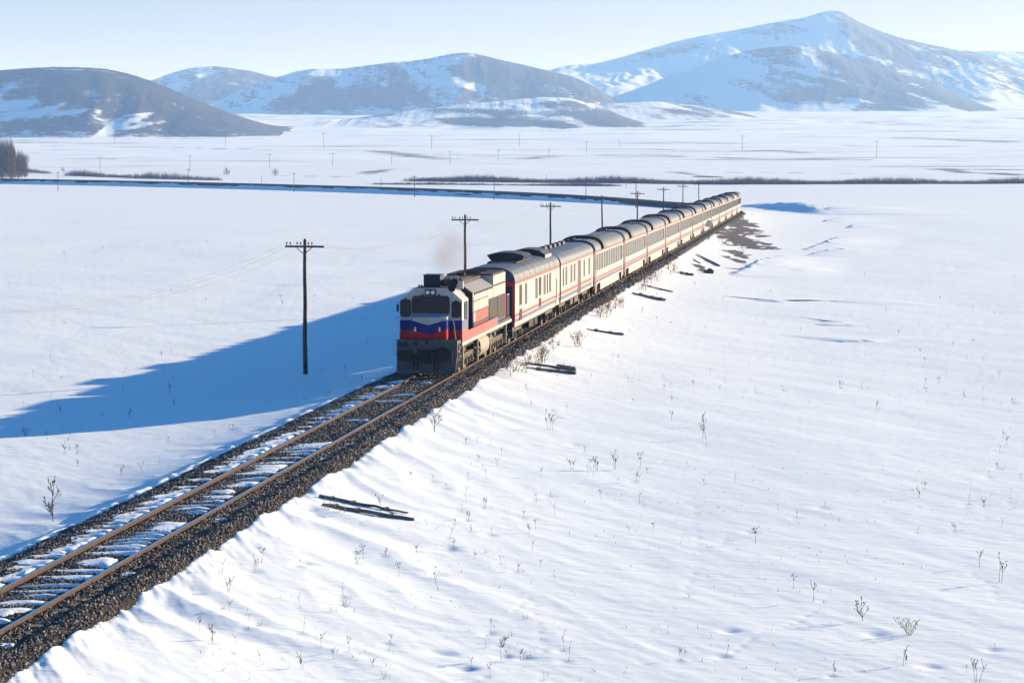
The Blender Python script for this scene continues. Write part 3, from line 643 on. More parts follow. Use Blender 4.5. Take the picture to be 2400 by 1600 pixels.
M['tank'] = mat('dusty_tank', (0.30, 0.26, 0.205), 0.7, var=0.12, dirt=(0.15, 0.11, 0.08), dirt_amt=0.55)
M['roofl'] = mat('sooty_roof', (0.06, 0.05, 0.05), 0.75, var=0.3, scale=3, dirt=(0.03, 0.027, 0.026), dirt_amt=0.6)
M['roofpanel'] = mat('pale_roof_panel', (0.26, 0.255, 0.25), 0.5, var=0.12, dirt=(0.18, 0.15, 0.13), dirt_amt=0.6)
M['roofs'] = mat('silver_roof', (0.11, 0.122, 0.15), 0.5, metal=0.15, var=0.15, scale=1.5, dirt=(0.065, 0.058, 0.06), dirt_amt=0.6, dirt_scale=0.8)
M['roofb'] = mat('blue_roof_edge', (0.035, 0.045, 0.085), 0.4, var=0.1, dirt=(0.1, 0.09, 0.09), dirt_amt=0.3)
M['pod'] = mat('dark_pod', (0.02, 0.027, 0.045), 0.55, var=0.2)
M['podtop'] = mat('dusty_pod_cover', (0.075, 0.07, 0.07), 0.6, var=0.2, dirt=(0.09, 0.07, 0.06), dirt_amt=0.5)
M['glass'] = mat('dark_window_glass', (0.008, 0.010, 0.013), 0.08, spec=0.25)
M['glassp'] = mat('hazy_coach_glass', (0.062, 0.07, 0.07), 0.25, spec=0.4, var=0.15, scale=2)
M['rubber'] = mat('black_rubber', (0.014, 0.014, 0.015), 0.6)
M['lamp'] = mat('lamp_glass', (0.55, 0.56, 0.58), 0.12, spec=0.8)
M['louver'] = mat('grey_louvre', (0.032, 0.030, 0.030), 0.65, var=0.15, scale=4)
M['steelw'] = mat('wheel_steel', (0.10, 0.075, 0.06), 0.6, metal=0.4, var=0.2)
M['vest'] = mat('dark_blue_end', (0.012, 0.02, 0.055), 0.5)
M['chrome'] = mat('light_grey_handrail', (0.45, 0.45, 0.46), 0.4, metal=0.3)
M['inside'] = mat('cab_interior', (0.055, 0.045, 0.036), 0.8, var=0.3, scale=3)

def ringwheel(b, x0, x1, y, z, r, n=20, m=0):
    return b.tube((x0, y, z), (x1, y, z), r, n, m)

def make_bogie(parent, y, half, axles, r, name='bogie', frame='dusty', springs=True):
    root = MB()
    for sx in (-1, 1):
        x0, x1 = (sx * 1.02, sx * 1.14) if sx > 0 else (-1.14, -1.02)
        root.box(min(x0, x1), max(x0, x1), -half, half, 0.62, 0.86)
        for a in axles: root.box(min(x0, x1) - 0.0, max(x0, x1), a - 0.30, a - 0.20, 0.36, 0.64).box(min(x0, x1), max(x0, x1), a + 0.20, a + 0.30, 0.36, 0.64)
    root.box(-1.02, 1.02, -0.25, 0.25, 0.55, 0.85).box(-1.02, 1.02, -half, -half + 0.15, 0.6, 0.8).box(-1.02, 1.02, half - 0.15, half, 0.6, 0.8)
    bo = root.build(name, M[frame], parent, (0, y, 0))
    for a in axles:
        wm = MB()
        for sx in (-1, 1):
            ringwheel(wm, sx * 0.73, sx * 0.86, 0, r, r, 22)
            ringwheel(wm, sx * 0.69, sx * 0.73, 0, r, r + 0.03, 22)
        wm.tube((-0.8, 0, r), (0.8, 0, r), 0.09, 10)
        wl = wm.build('wheelset', M['steelw'], bo, (0, a, 0))
        for sx in (-1, 1):
            ab = MB(); ab.tube((sx * 0.90, 0, 0), (sx * 1.20, 0, 0), 0.17, 14).box(min(sx * 0.95, sx * 1.12), max(sx * 0.95, sx * 1.12), -0.22, 0.22, -0.12, 0.16)
            ab.tube((sx * 1.20, 0, 0), (sx * 1.24, 0, 0), 0.12, 12)
            ab.build('axle_box', M[frame], bo, (0, a, r))
            if springs:
                for oy in (-0.34, 0.34):
                    sp = MB()
                    for k in range(5): sp.tube((sx * 1.08, oy, 0.30 + k * 0.09), (sx * 1.08, oy, 0.345 + k * 0.09), 0.10, 10)
                    sp.tube((sx * 1.08, oy, 0.28), (sx * 1.08, oy, 0.75), 0.055, 8)
                    sp.build('coil_spring', M[frame], bo, (0, a, r - 0.42))
    return bo

YL = -1.75
def make_loco():
    L = empty('locomotive', (0, YL, 0))
    tag(L, 'diesel locomotive in white, blue and red at the head of the train', 'locomotive')
    # --- frame and running boards
    MB().box(-1.30, 1.30, 0.10, 18.0, 1.36, 1.50).box(-1.0, 1.0, 0.3, 17.8, 1.05, 1.36).build('underframe', [M['dark']], L)
    MB().box(-1.33, 1.33, 2.9, 18.05, 1.502, 1.63).build('running_board', M['roofl'], L)
    for sx in (-1, 1):
        b = MB(); x0, x1 = sorted((sx * 1.335, sx * 1.398))
        b.box(x0, x1, 1.1, 12.0, 1.51, 1.93, 0).box(x0, x1, 12.0, 12.9, 1.51, 1.93, 1).box(x0, x1, 1.1, 18.05, 1.36, 1.508, 2)
        b.build('side_sill', [M['sunlitred'], M['sunlitblue'], M['cream']], L)
        MB().box(*sorted((sx * 1.15, sx * 1.335)), 6.3, 12.4, 1.632, 1.74).build('cable_duct', M['roofl'], L)
    # --- front plate
    p = MB(); p.box(-1.34, 1.34, 0.0, 0.12, 0.95, 1.70); p.add([(-1.30, -0.28, 0.26), (1.30, -0.28, 0.26), (1.32, 0.0, 0.95), (-1.32, 0.0, 0.95), (-1.30, -0.20, 0.26), (1.30, -0.20, 0.26), (1.32, 0.10, 0.95), (-1.32, 0.10, 0.95)],
          [(0, 1, 2, 3), (5, 4, 7, 6), (0, 4, 5, 1), (1, 5, 6, 2), (0, 3, 7, 4)]).box(-1.34, 1.34, 0.12, 1.1, 1.50, 1.64)
    pil = p.build('front_plate', M['grey'], L)
    for cx_, w_ in ((-0.88, 0.34), (0.82, 0.36)):
        q = MB(); q.box(cx_ - w_, cx_ + w_, -0.42, -0.36, 0.80, 1.26).box(cx_ - 0.16, cx_ + 0.16, -0.36, 0.0, 0.92, 1.14); q.build('buffer', M['dark'], L)
    q = MB(); q.box(-0.24, 0.24, -0.20, 0.02, 0.70, 1.26).tube((0, -0.45, 0.92), (0, -0.1, 0.92), 0.10, 10).box(-0.10, 0.10, -0.52, -0.40, 0.80, 1.02); q.build('coupler', M['dark'], L)
    for cx_ in (-0.55, -0.38, 0.36, 0.52):
        MB().path([(cx_, -0.05, 1.05), (cx_, -0.22, 0.90), (cx_ + 0.03, -0.34, 0.62), (cx_ + 0.05, -0.36, 0.42)], 0.028, 6).build('air_hose', M['rubber'], L)
    MB().path([(-0.42, -0.05, 1.30), (-0.30, -0.10, 1.22), (0.0, -0.12, 1.18), (0.3, -0.12, 1.22), (0.62, -0.12, 1.34), (0.85, -0.1, 1.32), (1.00, -0.08, 1.12), (1.04, -0.06, 0.92)], 0.032, 7).build('control_cable', M['rubber'], L)
    MB().box(-1.24, -0.84, -0.012, 0.0, 1.40, 1.60).build('socket_box', M['dark'], L)
    MB().tube((-0.50, -0.05, 1.50), (-0.50, 0.0, 1.50), 0.10, 14).build('socket', M['louver'], L)
    MB().add([(-0.13, -0.006, 1.70), (0.13, -0.006, 1.70), (0, -0.006, 1.44), (-0.13, 0.02, 1.70), (0.13, 0.02, 1.70), (0, 0.02, 1.44)], [(0, 2, 1), (0, 1, 4, 3), (1, 2, 5, 4), (2, 0, 3, 5)]).build('arrow_mark', M['louver'], L)
    for sx in (-1, 1):
        st = MB()
        for z in (0.42, 0.80, 1.16): st.box(*sorted((sx * 1.02, sx * 1.33)), 0.20, 0.56, z, z + 0.04)
        st.box(*sorted((sx * 1.29, sx * 1.33)), 0.16, 0.20, 0.35, 1.5).box(*sorted((sx * 1.29, sx * 1.33)), 0.56, 0.60, 0.35, 1.5); st.build('step', M['dusty'], L)
    # --- nose with chevrons (facets in three paints)
    W = 0.84; yF = 0.30; z0 = 1.70; zt = 2.66; yb = 1.12; zb = 2.80
    def fz(x, zc, zs): return zc + (zs - zc) * abs(x) / W
    n = MB(); xs = [-W, -W / 2, 0, W / 2, W - 0.10]
    def fy(x): return yF
    lev = [(z0, z0), (1.92, 2.14), (2.32, 2.56), (zt, zt)]       # centre, side heights of each paint edge
    for k in range(3):
        for a, b in zip(xs[:-1], xs[1:]):
            n.add([(a, fy(a), fz(a, *lev[k])), (b, fy(b), fz(b, *lev[k])), (b, fy(b), fz(b, *lev[k + 1])), (a, fy(a), fz(a, *lev[k + 1]))], [(0, 1, 2, 3)], (2, 1, 0)[k])
    # rounded right and left corners and flanks
    for sx in (1, -1):
        arc = [(sx * (W - 0.10 if sx > 0 else W), yF)] + ([(sx * (W - 0.10 + 0.10 * math.sin(t)), yF + 0.10 - 0.10 * math.cos(t)) for t in (0.4, 0.8, 1.2, math.pi / 2)] if sx > 0 else []) + [(sx * W, yb)]
        ls = [z0, 2.14, 2.56, zt]
        for k in range(3):
            for (ax, ay), (bx_, by_) in zip(arc[:-1], arc[1:]):
                top = lambda yy: ls[k + 1] if k < 2 else zt + (zb - zt) * (yy - yF) / (yb - yF)
                vs = [(ax, ay, ls[k]), (bx_, by_, ls[k]), (bx_, by_, top(by_)), (ax, ay, top(ay))]
                n.add(vs if sx > 0 else vs[::-1], [(0, 1, 2, 3)], (2, 1, 0)[k])
    n.add([(-W, yF, zt), (W - 0.10, yF, zt), (W, yF + 0.10, zt + 0.02), (W, yb, zb), (-W, yb, zb)], [(0, 1, 2, 3, 4)], 0)
    nose = n.build('nose', [M['white'], M['blue'], M['red']], L, sharp=30)
    for cx_ in (-0.56, 0.52):
        MB().tube((cx_, yF - 0.035, 2.16), (cx_, yF, 2.16), 0.105, 16).build('marker_light', M['rubber'], nose)
        q = MB(); q.tube((cx_, yF - 0.05, 2.20), (cx_, yF - 0.03, 2.20), 0.045, 12).tube((cx_, yF - 0.05, 2.10), (cx_, yF - 0.03, 2.10), 0.055, 12); q.build('lens', M['lamp'], nose)
    MB().tube((-0.72, yF - 0.02, 2.60), (-0.72, yF, 2.60), 0.03, 8).build('bolt', M['dark'], nose)
    # --- cab
    def cabsec(): return [(-1.385, 1.64), (1.385, 1.64), (1.385, 2.05), (1.385, 2.48), (1.385, 3.36), (0.77, 3.90), (-0.77, 3.90), (-1.385, 3.36), (-1.385, 2.48), (-1.385, 2.05)]
    y0, y1 = 1.12, 2.98; c = MB(); pr = cabsec(); nn = len(pr)
    mats_side = [3, 5, 4, 0, 0, 3, 0, 0, 1, 2]  # right side takes the paler sunlit copies, left side the plain red and blue
    c.prism(pr, y0, y1, mats_side, cap=None)
    for yy, rev in ((y0, False), (y1, True)):
        for zz0, zz1, mi in ((1.64, 2.05, 2), (2.05, 2.48, 1)):
            f = [(-1.385, yy, zz0), (1.385, yy, zz0), (1.385, yy, zz1), (-1.385, yy, zz1)]; c.add(f if not rev else f[::-1], [(0, 1, 2, 3)], mi)
        f = [(-1.385, yy, 2.48), (1.385, yy, 2.48), (1.385, yy, 3.36), (0.77, yy, 3.90), (-0.77, yy, 3.90), (-1.385, yy, 3.36)]; c.add(f if not rev else f[::-1], [(0, 1, 2, 3, 4, 5)], 0)
    cab = c.build('cab', [M['white'], M['blue'], M['red'], M['roofl'], M['sunlitblue'], M['sunlitred']], L, sharp=20)
    def window(par, pts2d, ycoord, axis, name, glass='glass', rim=0.035, proud=0.03):
        """rounded pane with rubber rim; pts2d = (u0,u1,v0,v1) ; axis 'y' faces -y, 'x' faces +x or -x by sign of ycoord"""
        u0, u1, v0, v1 = pts2d
        def outline(g, r):
            r = max(r, 0.01); a0, a1, b0, b1 = u0 - g, u1 + g, v0 - g, v1 + g; o = []
            for cx_, cz_, st in ((a1 - r, b0 + r, -90), (a1 - r, b1 - r, 0), (a0 + r, b1 - r, 90), (a0 + r, b0 + r, 180)):
                for k in range(5):
                    t = math.radians(st + k * 22.5); o.append((cx_ + r * math.cos(t), cz_ + r * math.sin(t)))
            return o
        R0 = min(0.11, (u1 - u0) * 0.25)
        def to3(o, dd):
            if axis == 'y': return [(a, ycoord - dd, b) for a, b in o]
            s_ = 1 if ycoord > 0 else -1; return [(ycoord + s_ * dd, a, b) for a, b in o]
        out = outline(rim, R0 + rim); inn = outline(0, R0); k = len(out)
        f = MB(); f.add(to3(out, 0.0) + to3(out, proud) + to3(inn, proud) + to3(inn, 0.004),
              [(i, (i + 1) % k, k + (i + 1) % k, k + i) for i in range(k)] + [(k + i, k + (i + 1) % k, 2 * k + (i + 1) % k, 2 * k + i) for i in range(k)] + [(2 * k + i, 2 * k + (i + 1) % k, 3 * k + (i + 1) % k, 3 * k + i) for i in range(k)])
        wn = f.build(name, M['rubber'], par, sharp=40)
        MB().add(to3(inn, 0.010), [tuple(range(k))]).build('pane', M[glass], wn, sharp=None)
        return wn
    window(cab, (-0.80, 0.80, 2.80, 3.52), y0, 'y', 'windscreen')
    window(cab, (-1.33, -0.91, 2.66, 3.36), y0, 'y', 'corner_window')
    window(cab, (0.96, 1.29, 2.64, 3.28), y0, 'y', 'corner_window')
    for sx in (-1, 1):
        window(cab, (1.75, 2.62, 2.52, 3.24), sx * 1.385, 'x', 'side_window')
        MB().box(*sorted((sx * 1.42, sx * 1.47)), 2.16, 2.20, 2.55, 3.2).build('window_bar', M['chrome'], cab)
    # headlight box, number boards, wipers
    hb = MB(); hb.box(-0.24, 0.22, y0 - 0.09, y0, 3.58, 3.84); hbx = hb.build('headlight', M['louver'], cab)
    for cx_ in (-0.125, 0.105):
        MB().tube((cx_, y0 - 0.115, 3.71), (cx_, y0 - 0.09, 3.71), 0.088, 16).tube((cx_, y0 - 0.12, 3.71), (cx_, y0 - 0.115, 3.71), 0.03, 10).build('lens', M['lamp'], hbx)
    for a, b in ((-0.76, -0.28), (0.26, 0.76)): MB().box(a, b, y0 - 0.02, y0, 3.60, 3.82).build('number_board', M['white'], cab)
    for (ax, az, bx_, bz_) in ((-0.36, 3.60, -0.60, 3.18), (0.38, 3.60, 0.30, 3.30), (-1.12, 3.42, -1.17, 3.25), (1.12, 3.34, 1.06, 3.04)):
        q = MB(); q.tube((ax, y0 - 0.05, az), (bx_, y0 - 0.05, bz_), 0.018, 6).box(ax - 0.04, ax + 0.04, y0 - 0.06, y0, az - 0.03, az + 0.03); q.build('wiper', M['rubber'], cab)
    MB().box(0.93, 0.945, y0 - 0.008, y0, 1.70, 3.62).box(1.33, 1.345, y0 - 0.008, y0, 1.70, 3.34).build('door_seam', M['dark'], cab, sharp=None)
    MB().box(-1.55, -1.45, y0 + 0.10, y0 + 0.14, 2.86, 3.16).path([(-1.385, y0 + 0.12, 3.25), (-1.50, y0 + 0.12, 3.25), (-1.50, y0 + 0.12, 3.1)], 0.012, 5).build('mirror', M['rubber'], cab)
    for sx in (-1, 1):
        MB().path([(sx * 1.385, 0.95, 2.62), (sx * 1.46, 0.35, 2.60), (sx * 1.48, 0.25, 2.50), (sx * 1.47, 0.06, 1.2), (sx * 1.40, 0.04, 1.02), (sx * 1.34, 0.06, 1.02)] if sx < 0 else [(0.60, 0.34, 2.52), (0.62, 0.24, 2.54), (1.10, 0.22, 2.56), (1.16, 0.20, 2.45), (1.36, 0.04, 1.02)], 0.018, 6).build('handrail', M['chrome'], L)
    # roof-top air conditioner, horns
    q = MB(); q.box(-0.50, 0.24, 2.2, 3.3, 3.92, 4.40, 0).box(-0.53, 0.27, 2.17, 3.33, 4.40, 4.43, 0).box(-0.30, 0.04, 2.185, 2.20, 4.27, 4.29, 1); q.build('roof_air_conditioner', [M['pod'], M['dark']], L)
    q = MB(); q.tube((0.36, 2.3, 4.08), (0.36, 2.6, 4.08), 0.14, 14, 0, 0.10).tube((0.36, 2.24, 4.08), (0.36, 2.3, 4.08), 0.15, 14, 1); q.build('roof_fan', [M['white'], M['dark']], L)
    for (hx, hy, hz) in ((0.93, 1.12, 3.90), (0.92, 1.9, 4.12)):
        q = MB(); q.tube((hx, hy, hz), (hx, hy + 0.36, hz), 0.17, 16, 0, 0.05).tube((hx, hy + 0.3, hz), (hx, hy + 0.6, hz), 0.045, 8).tube((hx, hy + 0.45, hz - 0.25), (hx, hy + 0.45, hz), 0.03, 6); q.build('horn', M['rubber'], L)
    MB().box(0.86, 1.16, 2.9, 3.1, 3.78, 4.12).build('roof_box', M['white'], L)
    MB().path([(0.62, 3.0, 3.9), (0.62, 3.0, 4.34), (0.92, 3.0, 4.34), (0.92, 3.0, 3.85)], 0.02, 6).build('roof_ladder', M['chrome'], L)
    for ax in (-0.62, -0.5): MB().tube((ax, 1.7, 3.9), (ax, 1.7, 4.02), 0.035, 8).build('antenna', M['rubber'], L)
    # --- hood: narrow part behind the cab, wide engine part, tall radiator part
    hw = 1.15
    MB().prism([(-0.82, 1.63), (0.82, 1.63), (0.82, 3.40), (0.45, 3.72), (-0.45, 3.72), (-0.82, 3.40)], 2.985, 6.0, [3, 1, 2, 3, 2, 1], 0).build('narrow_hood', [M['white'], M['louver'], M['roofpanel'], M['roofl']], L, sharp=20)
    eng = MB()
    sec = [(-hw, 1.63), (hw, 1.63), (hw, 2.10), (hw, 2.52), (hw, 3.42), (0.62, 3.80), (-0.62, 3.80), (-hw, 3.42), (-hw, 2.52), (-hw, 2.10)]
    eng.prism(sec, 6.0, 12.8, [3, 1, 2, 0, 4, 3, 4, 0, 2, 1], None)
    for zz0, zz1, mi in ((1.63, 2.10, 1), (2.10, 2.52, 1)):
        eng.add([(-hw, 6.0, zz0), (hw, 6.0, zz0), (hw, 6.0, zz1), (-hw, 6.0, zz1)], [(0, 1, 2, 3)], mi)
    eng.add([(-hw, 6.0, 2.52), (hw, 6.0, 2.52), (hw, 6.0, 3.42), (0.62, 6.0, 3.80), (-0.62, 6.0, 3.80), (-hw, 6.0, 3.42)], [(0, 1, 2, 3, 4, 5)], 5)
    engo = eng.build('engine_hood', [M['creamd'], M['blue'], M['red'], M['roofl'], M['roofpanel'], M['louver']], L, sharp=20)
    rad = MB(); rad.prism([(-hw - 0.02, 1.63), (hw + 0.02, 1.63), (hw + 0.02, 3.92), (-hw - 0.02, 3.92)], 12.8, 17.3, [1, 0, 1, 0], 0); rado = rad.build('radiator_hood', [M['creamd'], M['roofl']], L, sharp=20)
    # doors along the engine hood, each painted in three bands
    yy = 6.12
    for i in range(9):
        wd = 0.55 if i else 0.62
        for sx in (-1, 1):
            b = MB(); x0, x1 = sorted((sx * hw, sx * (hw + 0.022)))
            low = 1 if (i == 0 or i > 6) else 2
            b.box(x0, x1, yy, yy + wd - 0.035, 1.76, 2.10, low).box(x0, x1, yy, yy + wd - 0.035, 2.10, 2.53, 2 if i else 0).box(x0, x1, yy, yy + wd - 0.035, 2.53, 3.22, 0)
            for hz in (1.95, 2.5, 3.0): b.box(*sorted((sx * hw, sx * (hw + 0.045))), yy + 0.04, yy + 0.09, hz, hz + 0.08, 3)
            b.build('hood_door', [M['creamd'], M['sunlitblue'], M['sunlitred'], M['dark']], engo)
        yy += wd
    for sx in (-1, 1):
        for a, b_ in ((11.2, 14.05), (14.12, 17.0)):
            q = MB(); x0, x1 = sorted((sx * hw, sx * (hw + 0.035)))
            q.box(x0, x1, a, b_, 1.66, 2.86)
            for k in range(14): q.box(*sorted((sx * (hw + 0.035), sx * (hw + 0.055))), a + 0.05, b_ - 0.05, 1.70 + k * 0.082, 1.735 + k * 0.082)
            q.build('louvre_panel', M['louver'], rado if a > 12 else engo)
        q = MB()
        for k in range(9): q.box(*sorted((sx * hw, sx * (hw + 0.05))), 6.3 + k * 0.72, 6.72 + k * 0.72, 3.34, 3.42)
        for k in range(6): q.box(*sorted((sx * hw, sx * (hw + 0.07))), 12.9 + k * 0.72, 13.35 + k * 0.72, 3.40, 3.46)
        q.build('rain_gutter', M['louver'], L)['kind'] = 'stuff'
        MB().box(*sorted((sx * (hw + 0.02), sx * (hw + 0.05))), 17.02, 17.28, 1.75, 2.8).build('corner_stripe', M['red'], rado)
    # roof pieces
    k0 = 6.1
    for i in range(8):
        for sx in (-1, 1):
            nx, nz = 0.38, 0.53; l_ = math.hypot(nx, nz); nx, nz = nx / l_ * 0.02, nz / l_ * 0.02
            a, b_ = (sx * (hw - 0.02), 3.435), (sx * 0.64, 3.79)
            pts = [(a[0], k0, a[1]), (a[0], k0 + 0.78, a[1]), (b_[0], k0 + 0.78, b_[1]), (b_[0], k0, b_[1])]
            up_ = [(x + sx * nx, y, z + nz) for x, y, z in pts]
            MB().add(pts + up_, [(4, 5, 6, 7) if sx > 0 else (7, 6, 5, 4), (0, 1, 5, 4), (1, 2, 6, 5), (2, 3, 7, 6), (3, 0, 4, 7)]).build('roof_panel', M['roofpanel'], engo)
        k0 += 0.83
    MB().box(-0.66, 0.66, 6.4, 9.6, 3.802, 4.00).box(-0.55, 0.55, 6.5, 9.5, 4.0, 4.05).build('roof_hatch', M['roofl'], engo)
    MB().box(-0.58, 0.58, 9.9, 12.6, 3.802, 3.95).build('roof_hatch', M['roofl'], engo)
    MB().tube((-0.15, 11.0, 3.9), (-0.15, 11.0, 4.15), 0.22, 14).build('exhaust_stack', M['dark'], engo)
    MB().box(-1.12, 1.12, 12.9, 17.2, 3.922, 4.00).build('radiator_cover', M['roofl'], rado)
    for yy in (13.9, 15.1, 16.3):
        q = MB(); q.tube((0, yy, 4.0), (0, yy, 4.06), 0.52, 20)
        for k in range(8): q.box(-0.62, 0.62, yy - 0.5 + k * 0.14, yy - 0.47 + k * 0.14, 4.06, 4.075)
        q.build('radiator_fan', M['roofl'], rado)
    # rear hand rail
    MB().path([(1.25, 17.4, 1.63), (1.25, 17.4, 2.75), (1.25, 18.0, 2.75), (1.25, 18.0, 1.5)], 0.025, 6).build('handrail', M['chrome'], L)
    MB().path([(-1.25, 17.4, 1.63), (-1.25, 17.4, 2.75), (-1.25, 18.0, 2.75), (-1.25, 18.0, 1.5)], 0.025, 6).build('handrail', M['chrome'], L)
    # --- below the frame
    tk = [(0.95, 0.30), (1.15, 0.38), (1.28, 0.55), (1.33, 0.80), (1.30, 1.05), (1.18, 1.24), (0.95, 1.34)]
    MB().prism([(-x, z) for x, z in tk[::-1]][::-1][::-1] + tk if False else [(-0.95, 0.30)] + tk + [(-x, z) for x, z in tk[::-1]][:-1], 7.4, 10.3, 0, 1).build('fuel_tank', [M['tank'], M['dark']], L, sharp=50)
    for by in (3.75, 14.0): make_bogie(L, by, 2.45, (-1.75, 0, 1.75), 0.50)
    for sx in (-1, 1):
        for yy, zz in ((6.6, 0.25), (10.9, 0.3), (16.6, 0.35), (2.0, 0.3)):
            q = MB(); q.box(*sorted((sx * 1.22, sx * 1.30)), yy, yy + 0.14, zz, 1.36).box(*sorted((sx * 1.10, sx * 1.34)), yy - 0.1, yy + 0.24, zz + 0.42, zz + 0.46); q.build('ladder_post', M['tank'], L)
        q = MB(); q.tube((sx * 1.18, 6.95, 0.72), (sx * 1.18, 7.3, 0.72), 0.2, 14).path([(sx * 1.2, 5.9, 1.3), (sx * 1.22, 5.9, 0.9), (sx * 1.2, 7.1, 0.9)], 0.03, 6).path([(sx * 1.2, 10.6, 1.3), (sx * 1.22, 10.6, 0.7), (sx * 1.2, 11.6, 0.9), (sx * 1.2, 11.6, 1.3)], 0.03, 6); q.build('pipe_run', M['dusty'], L)['kind'] = 'stuff'
        MB().tube((sx * 1.1, 10.55, 0.95), (sx * 1.1, 11.9, 0.95), 0.2, 14).build('air_reservoir', M['dusty'], L)
    return L
loco = make_loco()

# ------------------------------------------------------------------ carriages
def roof_prof(w=1.42, z0=3.30, z1=4.06, n=16, off=0.0):
    o = []
    for k in range(n + 1):
        t = math.pi * k / n; c_, s_ = math.cos(t), math.sin(t)
        o.append(((w + off) * math.copysign(abs(c_) ** 0.62, c_), z0 + (z1 - z0 + off) * abs(s_) ** 0.9))
    return o

def gangway(par, y, sgn):
    q = MB()
    for k in range(3): q.prism([(-0.62, 1.15), (0.62, 1.15), (0.62, 3.05), (0.45, 3.3), (-0.45, 3.3), (-0.62, 3.05)], *sorted((y + sgn * 0.11 * k, y + sgn * (0.11 * k + 0.07))), 0, 0)
    q.build('gangway_bellows', M['rubber'], par, sharp=20)
    for sx in (-1, 1):
        b = MB(); b.tube((sx * 0.88, y, 1.06), (sx * 0.88, y + sgn * 0.42, 1.06), 0.09, 10).tube((sx * 0.88, y + sgn * 0.42, 1.06), (sx * 0.88, y + sgn * 0.46, 1.06), 0.22, 14)
        b.build('buffer', M['dark'], par)

def body_mesh(par, ln, zbot, bands, zc=3.30, red_top=True, endmat=3, w=1.42):
    """side walls with painted bands; bands = [(z0,z1,material)] from the bottom up"""
    zs = [zbot] + [b[1] for b in bands]
    pr = [(w if z > zbot + 0.3 else w - 0.02, z) for z in zs]
    prof = [(-x, z) for x, z in pr][::-1] + pr
    prof = pr + [(-x, z) for x, z in pr][::-1]
    ms = [b[2] for b in bands] + [0] + [b[2] for b in bands][::-1] + [4]
    b = MB(); b.prism(prof, 0, ln, ms, endmat)
    return b.build('body', [M['cream'], M['sunlitred'], M['sunlitblue'], M['vest'], M['dark']], par, sharp=20)

win_cache = {}
def coach_window(par, sx, y, z0, z1, wd, arch=False, glass='glassp'):
    key = (sx, round(z0, 2), round(z1, 2), round(wd, 2), arch, glass)
    if key not in win_cache:
        x = sx * 1.42
        f = MB(); e = 0.045
        X0, X1 = sorted((x, x + sx * 0.022))
        f.box(X0, X1, -wd / 2 - e, -wd / 2, z0 - e, z1 + e).box(X0, X1, wd / 2, wd / 2 + e, z0 - e, z1 + e).box(X0, X1, -wd / 2, wd / 2, z0 - e, z0).box(X0, X1, -wd / 2, wd / 2, z1, z1 + e)
        if arch: f.box(X0, X1, -wd / 2, wd / 2, (z0 + z1) / 2 + 0.05, (z0 + z1) / 2 + 0.09)
        fo = f.build('window', M['louver'], par, sharp=None)
        g = MB(); Y = sorted((x + sx * 0.002, x + sx * 0.008))
        g.box(Y[0], Y[1], -wd / 2, wd / 2, z0, z1); go = g.build('pane', M[glass], fo, sharp=None)
        win_cache[key] = (fo.data, go.data); fo.location = (0, y, 0); return fo
    a, b = win_cache[key]; fo = link('window', a, par, (0, y, 0)); link('pane', b, fo); return fo

def arch_pod(par, y0, y1, off=0.24, w=1.36, z0=3.42, name='roof_pod', top='podtop', z1=4.06):
    """air-conditioning housing that follows the curve of the roof"""
    o = roof_prof(w, z0, z1, 14, off); i = roof_prof(w, z0, z1, 14, -0.12); n_ = len(o); b = MB()
    vs = [(x, y0, z) for x, z in o] + [(x, y1, z) for x, z in o] + [(x, y0, z) for x, z in i] + [(x, y1, z) for x, z in i]
    fs = [(k, k + 1, n_ + k + 1, n_ + k) for k in range(n_ - 1)]; ms = [0] * len(fs)
    f2 = [(k + 1, k, 2 * n_ + k, 2 * n_ + k + 1) for k in range(n_ - 1)] + [(n_ + k, n_ + k + 1, 3 * n_ + k + 1, 3 * n_ + k) for k in range(n_ - 1)]
    fs += f2; ms += [1] * len(f2); fs += [(0, n_, 3 * n_, 2 * n_), (2 * n_ - 1, n_ - 1, 3 * n_ - 1, 4 * n_ - 1)]; ms += [0, 0]
    b.add(vs, fs, ms)
    return b.build(name, [M[top], M['pod']], par, sharp=40)

def ribs(par, y0, y1, xs, w=1.42, z0=3.30, z1=4.06, name='roof_rib', mt='roofs'):
    pr = roof_prof(w, z0, z1, 40)
    for t in xs:
        k = int(round(t * 40)); (x, z) = pr[k]; b = MB(); b.box(x - 0.015, x + 0.015, y0, y1, z - 0.01, z + 0.022); b.build(name, M[mt], par, sharp=None)

def roof(par, ln, w=1.42, z0=3.30, z1=4.06, mt='roofs'):
    pr = roof_prof(w, z0, z1, 20); b = MB(); b.prism(pr, 0, ln, 0, 1); return b.build('roof', [M[mt], M['roofb']], par, sharp=25)

